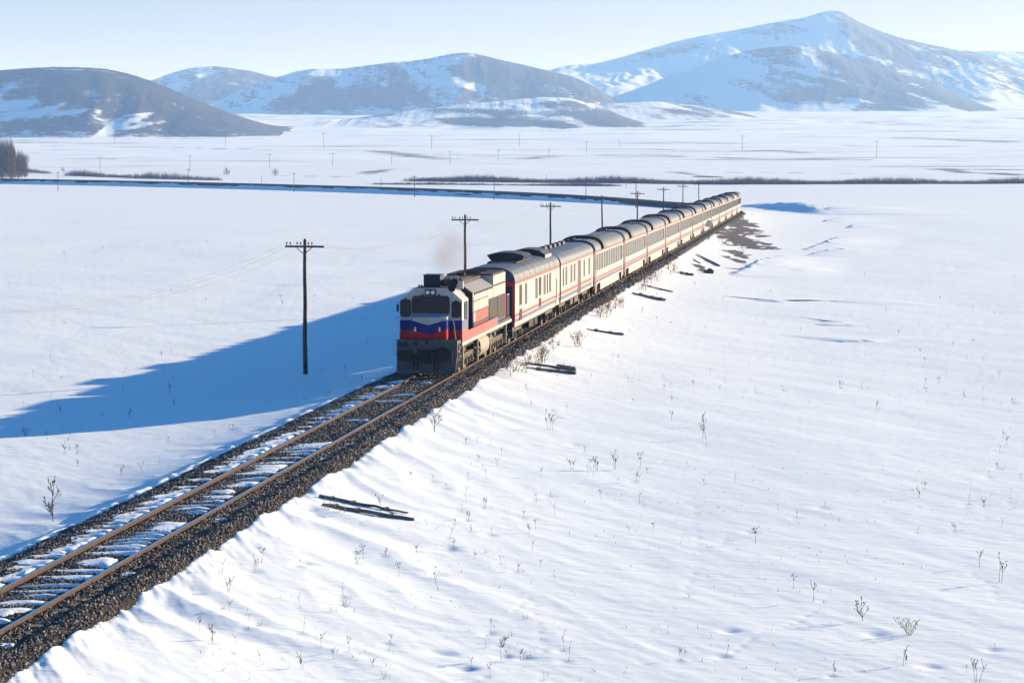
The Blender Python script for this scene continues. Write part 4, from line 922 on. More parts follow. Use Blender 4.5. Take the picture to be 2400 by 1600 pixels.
# first van: generator / luggage van with big roof housings
def van_one(y0, y1):
    ln = y1 - y0; V = empty('luggage_van', (0, y0, 0)); tag(V, 'cream generator van with raised roof housings, directly behind the locomotive', 'railway carriage', 'carriages of the train')
    body_mesh(V, ln, 0.98, [(0.98, 1.20, 0), (1.20, 1.40, 2), (1.40, 1.47, 0), (1.47, 1.64, 1), (1.64, 3.16, 0), (3.16, 3.29, 1)])
    r = roof(V, ln); ribs(r, 0.4, ln - 0.4, [0.14, 0.22, 0.78, 0.86])
    for k in range(8): arch_pod(r, 1.6 + k * 2.4, 1.63 + k * 2.4, 0.012, 1.42, 3.30, 'roof_seam', 'roofs')
    MB().box(-1.36, 1.36, -0.004, -0.002, 3.12, 3.29).box(1.28, 1.38, -0.006, -0.003, 1.0, 3.12).box(-1.38, -1.28, -0.006, -0.003, 1.0, 3.12).build('end_stripe', M['red'], V, sharp=None)
    # tilted radiator housing standing clear of the roof
    o = [(-1.02, 4.42), (-0.80, 4.12), (0.78, 4.12), (0.92, 4.18), (1.04, 4.36), (0.8, 4.47), (0.4, 4.54), (0, 4.56), (-0.5, 4.54), (-0.8, 4.48)]
    MB().prism(o[::1], 7.0, 10.2, [1, 1, 1, 1, 0, 0, 0, 0, 0, 0], 1).build('roof_housing', [M['podtop'], M['pod']], r, sharp=25)
    MB().box(-0.8, 0.8, 5.6, 11.6, 4.03, 4.10).box(-0.72, -0.64, 6.9, 10.3, 4.1, 4.16).box(0.64, 0.72, 6.9, 10.3, 4.1, 4.16).build('roof_frame', M['roofl'], r)
    MB().prism([(1.08, 3.88), (1.08, 4.08), (0.75, 4.32), (0.3, 4.42), (-0.3, 4.42), (-0.75, 4.32), (-1.08, 4.08), (-1.08, 3.88)], ln - 4.6, ln - 1.4, [2, 0, 0, 0, 0, 0, 2, 1], 1).build('roof_housing', [M['podtop'], M['pod'], M['white']], r, sharp=20)
    MB().box(-0.5, 0.5, 12.4, 15.0, 4.03, 4.10).build('roof_hatch', M['roofl'], r)
    for sx in (-1, 1):
        for yy, z0_, z1_, wd, g in ((2.3, 2.02, 3.02, 0.62, 0), (4.6, 1.98, 2.98, 0.62, 1), (9.3, 2.02, 3.02, 0.72, 1), (13.2, 2.02, 3.02, 0.72, 1), (14.6, 2.02, 3.02, 0.35, 1), (16.0, 2.02, 3.02, 0.72, 1)):
            if g: coach_window(V, sx, yy, z0_, z1_, wd, True)
        for yy, z0_, z1_ in ((2.3, 2.0, 3.05), (2.3, 1.22, 1.80), (11.0, 2.05, 3.05), (11.0, 1.42, 1.88)):
            q = MB(); X = sorted((sx * 1.42, sx * 1.44)); q.box(*X, yy - 0.5, yy + 0.5, z0_, z1_)
            for k in range(int((z1_ - z0_) / 0.09)): q.box(*sorted((sx * 1.44, sx * 1.452)), yy - 0.46, yy + 0.46, z0_ + 0.03 + k * 0.09, z0_ + 0.07 + k * 0.09)
            q.build('ventilation_grille', M['inside'], V, sharp=None)
        MB().box(*sorted((sx * 1.42, sx * 1.436)), ln - 1.9, ln - 1.0, 1.0, 3.15).box(*sorted((sx * 1.436, sx * 1.47)), ln - 1.93, ln - 1.9, 1.4, 2.6).build('door', M['cream'], V, sharp=None)
    MB().box(-1.2, 1.2, 0.6, ln - 0.6, 0.80, 0.975).build('underframe', M['dark'], V)
    for a, b in ((8.2, 10.2), (10.8, 12.0)): MB().box(-1.15, 1.15, a, b, 0.42, 0.8).build('equipment_box', M['dark'], V)
    for by in (3.2, ln - 3.2): make_bogie(V, by, 1.75, (-1.25, 1.25), 0.46, frame='dusty', springs=by < 5)
    gangway(V, 0, -1); gangway(V, ln, 1)
    for sx in (-1, 1): MB().path([(sx * 1.3, -0.02, 1.0), (sx * 1.32, -0.15, 0.8), (sx * 1.32, -0.15, 0.45), (sx * 1.1, -0.1, 0.42)], 0.025, 6).build('step_rail', M['chrome'], V)
    return V

def van_two(y0, y1):
    ln = y1 - y0; V = empty('baggage_car', (0, y0, 0)); tag(V, 'cream baggage car with paired sash windows and one open dark doorway, second behind the locomotive', 'railway carriage', 'carriages of the train')
    body_mesh(V, ln, 0.98, [(0.98, 1.14, 0), (1.14, 1.36, 2), (1.36, 1.46, 0), (1.46, 1.66, 1), (1.66, 3.20, 0), (3.20, 3.29, 1)], endmat=0)
    r = roof(V, ln, z1=4.0); ribs(r, 2.5, ln - 1.5, [0.14, 0.2, 0.28, 0.72, 0.8, 0.86], z1=4.0)
    for k in range(6): MB().prism([(-0.45, 3.97), (-0.05, 3.97), (-0.10, 4.22), (-0.40, 4.22)], 2.0 + k * 2.6, 3.3 + k * 2.6, 0, 0).build('roof_ventilator', M['pod'], r)
    for sx in (-1, 1):
        for i, yy in enumerate((1.3, 3.0, 6.0, 7.9, 14.2, 17.6)): coach_window(V, sx, yy, 1.98, 3.0, 0.72 if i else 0.5, True)
        q = MB(); q.box(*sorted((sx * 1.42, sx * 1.428)), 10.6, 11.9, 1.02, 3.14); q.build('doorway', M['rubber'], V, sharp=None)
        MB().box(*sorted((sx * 1.428, sx * 1.45)), 10.1, 10.62, 1.02, 3.14).build('sliding_door', M['sunlitred'], V, sharp=None)
        MB().box(*sorted((sx * 1.42, sx * 1.436)), ln - 1.6, ln - 0.7, 1.0, 3.15).build('door', M['cream'], V, sharp=None)
    MB().box(-1.2, 1.2, 0.6, ln - 0.6, 0.80, 0.975).build('underframe', M['dark'], V)
    for a, b in ((8.0, 9.6), (10.6, 13.0)): MB().box(-1.15, 1.15, a, b, 0.42, 0.8).build('equipment_box', M['dusty'], V)
    for by in (3.2, ln - 3.2): make_bogie(V, by, 1.7, (-1.2, 1.2), 0.46, springs=False)
    gangway(V, 0, -1); gangway(V, ln, 1)
    return V

def coach_proto(ln, win=True):
    V = empty('passenger_coach', (0, 0, 0)); tag(V, 'cream passenger coach', 'railway carriage', 'carriages of the train')
    body_mesh(V, ln, 0.98, [(0.98, 1.08, 0), (1.08, 1.28, 2), (1.28, 1.34, 0), (1.34, 1.50, 1), (1.50, 3.18, 0), (3.18, 3.29, 1)])
    r = roof(V, ln, z1=4.05)
    for t in (0.10, 0.15, 0.20, 0.26, 0.33, 0.41, 0.5, 0.59, 0.67, 0.74, 0.80, 0.85, 0.90): ribs(r, 0.5, ln - 0.5, [t], z1=4.05)
    arch_pod(r, 5.2, 7.4, 0.20, 1.40, 3.34, 'roof_pod'); arch_pod(r, 0.05, 0.35, 0.05, 1.42, 3.30, 'roof_end_band', 'roofb'); arch_pod(r, ln - 0.35, ln - 0.05, 0.05, 1.42, 3.30, 'roof_end_band', 'roofb')
    MB().box(-0.5, 0.5, 8.0, 11.0, 4.03, 4.11).build('roof_hatch', M['roofl'], r)
    for yy in (1.6, 2.6): MB().tube((-0.35, yy, 4.0), (-0.35, yy, 4.2), 0.16, 10).build('roof_ventilator', M['pod'], r)
    for sx in (-1, 1):
        q = MB(); q.box(*sorted((sx * 1.42, sx * 1.436)), 0.35, 1.25, 0.42, 3.18); dr = q.build('door', M['sunlitred'], V, sharp=None)
        MB().box(*sorted((sx * 1.436, sx * 1.442)), 0.55, 1.05, 2.0, 2.95).build('pane', M['glass'], dr, sharp=None)
        q = MB(); q.box(*sorted((sx * 1.42, sx * 1.432)), ln - 1.25, ln - 0.4, 0.6, 3.18); dr = q.build('door', M['cream'], V, sharp=None)
        MB().box(*sorted((sx * 1.432, sx * 1.438)), ln - 1.05, ln - 0.6, 2.0, 2.95).build('pane', M['glass'], dr, sharp=None)
        if win:
            coach_window(V, sx, 2.0, 2.0, 3.0, 0.5)
            for k in range(10): coach_window(V, sx, 3.7 + k * 1.98, 1.96, 3.02, 1.12)
            coach_window(V, sx, ln - 2.0, 2.0, 3.0, 0.5)
        for a, b in ((1.3, 1.75), (4.6, 8.6), (8.63, 12.5), (12.53, 16.4), (16.43, 20.2), (ln - 1.8, ln - 1.3)):
            MB().box(*sorted((sx * 1.37, sx * 1.405)), a, b, 0.46, 0.985).build('skirt_panel', M['cream'], V, sharp=None)
    MB().box(-1.25, 1.25, 0.6, ln - 0.6, 0.72, 0.975).build('underframe', M['dark'], V)
    for by in (3.2, ln - 3.2): make_bogie(V, by, 1.6, (-1.15, 1.15), 0.44, springs=False, frame='dark')
    gangway(V, 0, -1); gangway(V, ln, 1)
    return V

v1 = van_one(17.45, 38.55)
v2 = van_two(39.35, 60.0)
LN = 24.3; PITCH = 25.1; Y3 = 60.85
proto = coach_proto(LN)
ORD = ['third', 'fourth', 'fifth', 'sixth', 'seventh', 'eighth', 'ninth', 'tenth', 'eleventh', 'twelfth', 'thirteenth']
for i in range(12):
    o = proto if i == 0 else copy_tree(proto)
    sa = Y3 + i * PITCH; xa, ya, _ = track_pos(sa); xb, yb, _ = track_pos(sa + LN)
    o.location = (xa, ya, 0); o.rotation_euler = (0, 0, math.atan2(yb - ya, xb - xa) - math.pi / 2)
    o['label'] = ('cream passenger coach with red end door, %s carriage behind the locomotive' % ORD[i]) if i < 11 else 'last passenger coach of the train, farthest from the camera'
# ================================================================== POLES, PLANTS, SMALL THINGS
M['wood'] = mat('weathered_pole_wood', (0.10, 0.068, 0.045), 0.85, var=0.35, scale=3, dirt=(0.045, 0.035, 0.03), dirt_amt=0.6, streak=True)
M['greywood'] = mat('grey_driftwood', (0.15, 0.132, 0.108), 0.85, var=0.3, scale=4, dirt=(0.09, 0.075, 0.06), dirt_amt=0.5)
M['insul'] = mat('dark_insulator', (0.03, 0.035, 0.035), 0.3)
M['wire'] = mat('wire', (0.12, 0.11, 0.11), 0.6)
M['weed'] = mat('dry_weed', (0.12, 0.076, 0.044), 0.9, var=0.35, scale=20)
M['dock'] = mat('brown_dock', (0.20, 0.11, 0.055), 0.9, var=0.4, scale=12)
M['straw'] = mat('dry_straw', (0.34, 0.25, 0.14), 0.9, var=0.3, scale=20)
M['twig'] = mat('bare_twig', (0.24, 0.175, 0.15), 0.9, var=0.3, scale=0.4)
M['willow'] = mat('yellowish_twig', (0.30, 0.20, 0.10), 0.9, var=0.3, scale=0.4)
M['rock'] = mat('dark_boulder', (0.05, 0.043, 0.036), 0.9, var=0.4, scale=6, bump=0.5, bscale=12)
M['signw'] = mat('sign_white', (0.55, 0.56, 0.58), 0.6, var=0.1)
M['farwood'] = mat('far_pole', (0.10, 0.085, 0.075), 0.9)

def make_pole():
    P = empty('telegraph_pole')
    b = MB(); prev = None; H = 6.72; pts = []
    for k in range(12): pts.append((0.012 * math.sin(k * 1.3), 0.012 * math.cos(k * 0.9), -0.5 + (H + 0.5) * k / 11.0))
    for k in range(11): b.tube(pts[k], pts[k + 1], 0.12 - 0.004 * k, 12, 0, 0.116 - 0.004 * k, cap=(k in (0, 10)))
    b.tube(pts[-1], (pts[-1][0], pts[-1][1], H + 0.09), 0.085, 12, 0, 0.02); b.build('post', M['wood'], P)
    MB().box(-0.98, 1.02, -0.15, -0.07, 6.36, 6.46).build('crossarm', M['wood'], P)
    for sx in (-1, 1): MB().tube((sx * 0.40, -0.11, 6.37), (sx * 0.05, -0.13, 6.06), 0.022, 6).build('brace', M['wood'], P)
    for x in (-0.90, -0.72, -0.36, -0.18, 0.22, 0.40):
        q = MB(); q.tube((x, -0.11, 6.40), (x, -0.11, 6.54), 0.012, 6).tube((x, -0.11, 6.52), (x, -0.11, 6.60), 0.034, 8, 0, 0.038).tube((x, -0.11, 6.60), (x, -0.11, 6.65), 0.034, 8, 0, 0.012); q.build('insulator', M['insul'], P)
    return P
pole0 = make_pole()
pole_spots = []
p1 = atz(713, 882, -1.3); S1 = p1[1] + 105.4
spots = [(713, 882), ]
base_x, base_y = p1[0], p1[1]
PNAMES = ['nearest telegraph pole, standing in the shadow left of the locomotive', 'second telegraph pole of the line, rising beside the smoke behind the locomotive', 'third telegraph pole of the line, behind the baggage car roof', 'fourth telegraph pole of the line, behind the passenger coach roofs',
          'fifth telegraph pole of the line along the train', 'sixth telegraph pole of the line along the train', 'seventh telegraph pole, close to the far end of the train', 'eighth telegraph pole, where the line begins to bend left']
for i in range(8):
    # the line keeps its distance from the track; equal steps read off the photograph
    px = [713, 1090, 1290, 1412, 1493, 1555, 1600, 1632][i]
    r = ray(px, 500); t = (base_x - CAM[0]) / r[0]; x, y = base_x, CAM[1] + r[1] * t
    if i == 7: x, y = base_x + 0.5, y
    o = pole0 if i == 0 else copy_tree(pole0)
    o.location = (x, y, gz(x, y)); o.rotation_euler = (random.uniform(-0.006, 0.006), random.uniform(-0.012, 0.012), random.uniform(-0.05, 0.05))
    tag(o, PNAMES[i], 'telegraph pole', 'telegraph poles along the line'); pole_spots.append((x, y, o.location.z))
FP = [(1490, 422, 487), (1373, 420, 473), (1158, 413, 467), (972, 405, 456), (690, 405, 451), (443, 400, 441), (138, 387, 432)]
FN = ['telegraph pole beside the curve, nearest to the end of the train', 'telegraph pole on the curve, second from the end of the train', 'telegraph pole below the middle ridge on the far track', 'telegraph pole on the far track, above the second near pole', 'telegraph pole on the far track above the nearest telegraph pole', 'telegraph pole on the far track at the end of the thicket', 'leftmost telegraph pole of the far track, beside the bare trees']
for (px, yt, yb), nm in zip(FP, FN):
    Z = 6.8 * F / (yb - yt); X = (px - 1200) / F * Z; x, y = cxz(X, Z); o = copy_tree(pole0)
    zb = CAM[2] - (yb - 386) / F * Z
    o.location = (x, y, gz(x, y)); 
    a = math.atan2(y - Y_CURVE, x + R_CURVE); o.rotation_euler = (0, 0, a)
    tag(o, nm, 'telegraph pole', 'telegraph poles along the line'); pole_spots.append((x, y, o.location.z))
# wires on the near span (one object for each wire, hung pole to pole)
prev_y = pole_spots[0][1] - (pole_spots[1][1] - pole_spots[0][1])
line_pts = [(base_x, prev_y, -1.4)] + pole_spots[:8]
for k, x in enumerate((-0.90, -0.36, 0.40)):
    b = MB()
    for (ax, ay, az), (bx_, by_, bz_) in zip(line_pts[:-1], line_pts[1:]):
        pts = []
        for j in range(9):
            t = j / 8.0; pts.append((ax + (bx_ - ax) * t + x, ay + (by_ - ay) * t - 0.11, az + (bz_ - az) * t + 6.62 - 1.1 * 4 * t * (1 - t)))
        b.path(pts, 0.004, 4)
    tag(b.build('telegraph_wire', M['wire'], sharp=None), ('outer left', 'middle', 'right-hand')[k] + ' sagging wire strung between the telegraph poles', 'wire', 'telegraph wires')

# far posts of other lines on the plain
def thin_post(px, yt, yb, label, group, arm=0.0, cat='utility pole', hgt=None):
    x, y, z, Z = on_plain(px, yb)
    H = (yb - yt) / F * Z; b = MB()
    r = max(0.10, Z * 0.00009); b.tube((0, 0, -0.6), (0, 0, H), r, 6, 0, r * 0.7)
    if arm > 0: b.box(-arm, arm, -0.08, 0.08, H * 0.93, H * 0.93 + r * 1.3)
    o = b.build('utility_pole', M['farwood'], None, (x, y, z), None, TH)
    return tag(o, label, cat, group)
LBL = 'thin utility pole far out on the snowy plain'
OR = ['first', 'second', 'third', 'fourth', 'fifth', 'sixth', 'seventh', 'eighth', 'ninth']
for i, (px, yt, yb) in enumerate(((237, 367, 402), (447, 364, 399), (633, 361, 394), (781, 359, 390), (919, 358, 386), (1055, 355, 382), (1168, 352, 378), (1286, 350, 376))): thin_post(px, yt, yb, LBL + ', %s from the left' % OR[i], 'utility poles across the plain', 1.6)
for i, (px, yt, yb) in enumerate(((272, 310, 336), (531, 313, 342), (760, 312, 347), (1012, 318, 350), (1217, 315, 343), (1374, 330, 358), (1451, 328, 346), (1738, 318, 350), (2052, 330, 370))): thin_post(px, yt, yb, 'pale slender pylon near the foot of the hills, %s from the left' % OR[i], 'pylons near the hills', 2.0, 'pylon')
for i, (px, yt, yb) in enumerate(((614, 410, 432), (894, 417, 437), (1132, 414, 434), (1281, 408, 430), (1467, 419, 440))): thin_post(px, yt, yb, 'small bare post in the snow beyond the far track, %s from the left' % OR[i], 'small posts beyond the far track')

# fallen poles lying on the snow
def log(px0, py0, px1, py1, r0, r1, label, z=-0.9, knots=True, flat=1.0):
    r0 *= 0.75; r1 *= 0.75; a = atz(px0, py0, z); c = atz(px1, py1, z); n = 9; b = MB(); pts = []; rr = random.Random(int(px0))
    for k in range(n):
        t = k / (n - 1); x = a[0] + (c[0] - a[0]) * t; y = a[1] + (c[1] - a[1]) * t; g = gz(x, y)
        pts.append((x, y, g))
    zs = np.polyfit(np.linspace(0, 1, n), [p[2] for p in pts], 1)
    P = [(pts[k][0] - a[0] + rr.uniform(-0.03, 0.03), pts[k][1] - a[1] + rr.uniform(-0.03, 0.03), zs[0] * k / (n - 1) + r0 * 0.55 + rr.uniform(-0.01, 0.02)) for k in range(n)]
    for k in range(n - 1):
        ra = r0 + (r1 - r0) * k / (n - 1); rb = r0 + (r1 - r0) * (k + 1) / (n - 1); b.tube(P[k], P[k + 1], ra, 9, 0, rb)
    if knots:
        for k in (1, 3, 6): b.tube(Vector(P[k]) - Vector((0.05, 0.05, 0)), Vector(P[k]) + Vector((0.07, 0.07, 0)), r0 * 1.12, 9)
    o = b.build('fallen_pole', M['greywood'], None, (a[0], a[1], zs[1]))
    return tag(o, label, 'fallen pole', 'fallen poles on the snow')
log(750, 1216, 955, 1228, 0.085, 0.035, 'upper of the two old poles lying side by side in the snow near the ballast', -0.95)
log(757, 1233, 970, 1240, 0.085, 0.06, 'lower of the two old poles lying side by side in the snow near the ballast', -0.95)
log(1349, 881, 1305, 880, 0.10, 0.07, 'short top pole of the pile in the snow right of the locomotive', -1.0)
log(1350, 886, 1230, 884, 0.11, 0.05, 'middle pole of the pile in the snow right of the locomotive', -1.0)
log(1350, 894, 1232, 892, 0.13, 0.04, 'bottom pole of the pile in the snow right of the locomotive', -1.0)
log(1462, 799, 1376, 797, 0.12, 0.04, 'single dark pole half buried beside the first vans', -1.0)
log(1556, 716, 1482, 708, 0.17, 0.06, 'thick pole half buried beside the middle of the train', -1.0)
log(1560, 713, 1515, 711, 0.08, 0.05, 'thin pole lying behind the thick one beside the middle of the train', -1.0)
log(1575, 695, 1505, 689, 0.09, 0.04, 'slender pole under the brown weeds beside the train', -1.0)
log(1624, 655, 1588, 653, 0.17, 0.05, 'short pole stub left of the dark boulder', -1.0)
log(1686, 624, 1633, 605, 0.17, 0.06, 'wide split trunk lying on the bank above the dark boulder', -0.8, False)
log(1641, 622, 1624, 615, 0.07, 0.05, 'small broken piece of pole above the dark boulder', -0.8, False)

# boulder
a = atz(1661, 646, -1.0); rr = random.Random(4); iv = []
b = MB(); nlat, nlon = 6, 9; vs = []; fs = []
for i in range(nlat):
    t = math.pi * i / (nlat - 1)
    for j in range(nlon):
        p = 2 * math.pi * j / nlon; k = rr.uniform(0.75, 1.2); vs.append((0.46 * k * math.sin(t) * math.cos(p) + 0.10 * math.cos(t), 0.36 * k * math.sin(t) * math.sin(p), 0.34 * k * math.cos(t) + 0.10))
for i in range(nlat - 1):
    for j in range(nlon): fs.append((i * nlon + j, (i + 1) * nlon + j, (i + 1) * nlon + (j + 1) % nlon, i * nlon + (j + 1) % nlon))
b.add(vs, fs); tag(b.build('boulder', M['rock'], None, (a[0], a[1], gz(a[0], a[1])), None), 'dark angular boulder on the snow bank right of the train', 'boulder')

# trackside sign
a = atz(1661, 572, -0.75); S = empty('trackside_sign', (a[0], a[1], gz(a[0], a[1]))); tag(S, 'small pale sign board on a thin post beside the far carriages', 'sign')
MB().tube((0, 0, -0.3), (0, 0, 2.0), 0.035, 8).build('post', M['insul'], S)
MB().add([(-0.42, -0.05, 1.75), (0.42, -0.05, 1.75), (0.42, -0.05, 2.15), (0.18, -0.05, 2.62), (-0.18, -0.05, 2.62), (-0.42, -0.05, 2.15)] + [(x, -0.02, z) for x, z in ((-0.42, 1.75), (0.42, 1.75), (0.42, 2.15), (0.18, 2.62), (-0.18, 2.62), (-0.42, 2.15))],
         [(0, 1, 2, 3, 4, 5), (11, 10, 9, 8, 7, 6)] + [(i, (i + 1) % 6, 6 + (i + 1) % 6, 6 + i)[::-1] for i in range(6)]).build('board', M['signw'], S, sharp=20)

# ------------------------------------------------------------------ dry weeds
def weed_mesh(kind, seed):
    r = random.Random(seed); st = MB(); hd = MB()
    def blob(p, s_):
        p = Vector(p); vs = [p + Vector(v) * s_ * r.uniform(0.7, 1.3) for v in ((1, 0, 0), (-1, 0, 0), (0, 1, 0), (0, -1, 0), (0, 0, 1), (0, 0, -1))]
        hd.add(vs, [(0, 2, 4), (2, 1, 4), (1, 3, 4), (3, 0, 4), (2, 0, 5), (1, 2, 5), (3, 1, 5), (0, 3, 5)])
    def branch(p, d, ln, rad, lvl):
        n = 3; q = Vector(p); d = Vector(d).normalized()
        for k in range(n):
            d2 = (d + Vector((r.uniform(-.18, .18), r.uniform(-.18, .18), r.uniform(-.02, .12)))).normalized(); e = q + d2 * ln / n
            st.tube(q, e, rad * (1 - 0.25 * k), 4, 0, rad * (1 - 0.25 * (k + 1)), cap=False)
            if lvl > 0 and k > 0 - (kind == 'bush'):
                for _ in range(r.choice((1, 2))):
                    a = r.uniform(0, 6.28); s_ = r.uniform(0.5, 0.9)
                    branch(e if k < 2 else q.lerp(e, 0.5), d2 + Vector((math.cos(a) * s_, math.sin(a) * s_, 0.15)), ln * r.uniform(0.35, 0.55), rad * 0.7, lvl - 1)
            q = e; d = d2
        if kind != 'straw': blob(q, r.uniform(0.016, 0.032) * (1.5 if kind == 'thistle' else 1))
        if kind in ('spike', 'thistle'):
            for k in range(4): blob(q - d * 0.05 * k + Vector((r.uniform(-.02, .02), r.uniform(-.02, .02), 0)), r.uniform(0.012, 0.024))
    if kind == 'stalk': branch((0, 0, -0.1), (r.uniform(-.2, .2), r.uniform(-.2, .2), 1), r.uniform(0.6, 0.8), 0.010, 1)
    elif kind == 'spike':
        for _ in range(r.choice((2, 3))): branch((r.uniform(-.08, .08), r.uniform(-.08, .08), -0.1), (r.uniform(-.3, .3), r.uniform(-.3, .3), 1), r.uniform(0.45, 0.8), 0.010, 1)
    elif kind == 'umbel':
        branch((0, 0, -0.1), (r.uniform(-.1, .1), 0, 1), 0.55, 0.012, 0)
        for _ in range(9): a = r.uniform(0, 6.28); branch((0, 0, 0.40), (math.cos(a) * 0.6, math.sin(a) * 0.6, 1), r.uniform(0.2, 0.36), 0.006, 0)
    elif kind == 'bush':
        for _ in range(9): a = r.uniform(0, 6.28); branch((r.uniform(-.1, .1), r.uniform(-.1, .1), -0.05), (math.cos(a) * 0.7, math.sin(a) * 0.7, 1), r.uniform(0.4, 0.8), 0.009, 1)
    elif kind == 'thistle':
        branch((0, 0, -0.1), (0.05, 0, 1), 1.25, 0.022, 2)
        for _ in range(5): a = r.uniform(0, 6.28); branch((0, 0, r.uniform(0.05, 0.5)), (math.cos(a) * 0.9, math.sin(a) * 0.9, 0.8), r.uniform(0.4, 0.7), 0.014, 1)
    elif kind == 'dock':
        for _ in range(7):
            a = r.uniform(0, 6.28); branch((r.uniform(-.25, .25), r.uniform(-.25, .25), -0.05), (math.cos(a) * 0.35, math.sin(a) * 0.35, 1), r.uniform(0.6, 1.15), 0.016, 1)
        for _ in range(44): a = r.uniform(0, 6.28); q_ = r.uniform(0.25, 1.0); blob((math.cos(a) * 0.32 * q_ * r.random() ** 0.5, math.sin(a) * 0.32 * q_ * r.random() ** 0.5, q_ * r.uniform(0.8, 1.05)), r.uniform(0.018, 0.042))
    elif kind == 'straw':
        for _ in range(12): branch((r.uniform(-.2, .2), r.uniform(-.2, .2), -0.05), (r.uniform(-.4, .4), r.uniform(-.4, .4), 1), r.uniform(0.25, 0.6), 0.006, 0)
    m = MB(); m.v = st.v + hd.v; m.f = st.f + [[len(st.v) + i for i in f] for f in hd.f]; m.m = [0] * len(m.f)
    me = D.meshes.new('weed_' + kind); me.from_pydata(m.v, [], m.f); me.materials.append(M['straw'] if kind == 'straw' else M['dock'] if kind == 'dock' else M['weed']); me.update()
    return me
WM = {k: [weed_mesh(k, 100 * i + j) for j in range(n)] for i, (k, n) in enumerate((('stalk', 4), ('spike', 5), ('umbel', 4), ('bush', 3), ('thistle', 2), ('straw', 4), ('dock', 4)))}

def weed(kind, px, py, scale, label, group, zg=-1.2, v=None, at=None):
    if at is None:
        p = atz(px, py, zg)
        for _ in range(3): p = atz(px, py, gz(p[0], p[1]))
        x, y = p[0], p[1]
    else: x, y = at
    o = link('dry_weed', random.choice(WM[kind]) if v is None else WM[kind][v], None, (x, y, gz(x, y)), random.uniform(0, 6.28)); o.scale = (scale, scale, scale * random.uniform(0.9, 1.15))
    return tag(o, label, 'weed', group)
G = 'dry weeds in the snow'
weed('thistle', 124, 1222, 0.66, 'big dry thistle with seed heads left of the track, the largest weed on that side', G, -0.7, 0)
weed('thistle', 1018, 1012, 0.55, 'clump of dry weed at the ballast edge in front of the locomotive', G, -0.6, 1)
weed('umbel', 1177, 1547, 0.72, 'branching dry weed standing alone at the bottom of the picture', G, -1.3, 0)
weed('umbel', 1499, 1098, 0.75, 'tall flat-topped dry weed, rightmost of a row in the right-hand field', G, -1.3, 1)
weed('spike', 1440, 1100, 0.8, 'pair of slender dry weeds left of the tall flat-topped one', G, -1.3, 0)
weed('spike', 1400, 1102, 0.8, 'three-stemmed dry weed in the middle of a row in the right-hand field', G, -1.3, 1)
weed('spike', 1345, 1100, 0.7, 'leftmost dry weed of a row in the right-hand field', G, -1.3, 2)
weed('spike', 1290, 1008, 0.8, 'spiky dry weed between the row of weeds and the pile of poles', G, -1.3, 3)
weed('bush', 2130, 1487, 0.55, 'low dry bush at the lower right, wider than tall', G, -1.4, 0)
weed('spike', 2120, 1558, 0.55, 'twin-stemmed dry weed below the low bush at the lower right', G, -1.4, 4)
weed('thistle', 2022, 1455, 0.36, 'forked dry weed left of the low bush at the lower right', G, -1.4, 1)
weed('umbel', 1770, 1272, 0.7, 'thin fan-shaped dry weed alone in the right-hand field', G, -1.4, 2)
weed('umbel', 2296, 1328, 0.6, 'round-headed dry weed near the right edge', G, -1.4, 3)
weed('spike', 2345, 1364, 0.8, 'upright dry weed beside the right edge', G, -1.4, 0)
weed('umbel', 1907, 1408, 0.6, 'dry weed with a loose head left of the forked one', G, -1.4, 1)
weed('umbel', 1860, 1380, 0.5, 'small flat-headed weed in the lower right field', G, -1.4, 0)
weed('spike', 2290, 1598, 0.55, 'dry weeds cut off by the bottom edge at the right', G, -1.4, 3)
weed('spike', 533, 1388, 0.6, 'bent dry weed near the ballast at the lower left', G, -0.9, 2)
weed('umbel', 613, 1318, 0.6, 'twiggy pale weed right of the ballast at the lower left', G, -0.9, 2)
weed('umbel', 934, 1350, 0.45, 'small dark-headed weed below the two old poles', G, -1.2, 3)
weed('stalk', 1029, 1384, 0.7, 'single dark stalk in a wind-scooped pit', G, -1.2, 1)
weed('spike', 500, 1500, 0.55, 'sprawling dry weed at the lower left below the ballast', G, -1.0, 1)
weed('stalk', 893, 1210, 0.9, 'knobbly single stalk above the two old poles', G, -1.1, 2)
weed('spike', 1645, 1000, 0.75, 'dark dry weed in the middle of the right-hand field', G, -1.3, 4)
weed('spike', 1650, 1028, 0.9, 'larger clump of dry weed in the middle of the right-hand field', G, -1.3, 0)
weed('umbel', 1575, 985, 0.6, 'small branching weed left of the middle clump in the right-hand field', G, -1.3, 1)
weed('stalk', 809, 888, 0.9, 'dark stalk in the train shadow beside the nearest telegraph pole', G, -1.0, 0)
weed('straw', 770, 1192, 0.9, 'tuft of brown grass above the two old poles', 'brown grass tufts', -0.95, 0)
weed('straw', 800, 1200, 0.7, 'flattened grass beside the brown tuft above the two old poles', 'brown grass tufts', -0.95, 1)
weed('bush', 62, 1020, 0.40, 'dark flattened clump in the train shadow at the left edge', G, -1.3, 1)
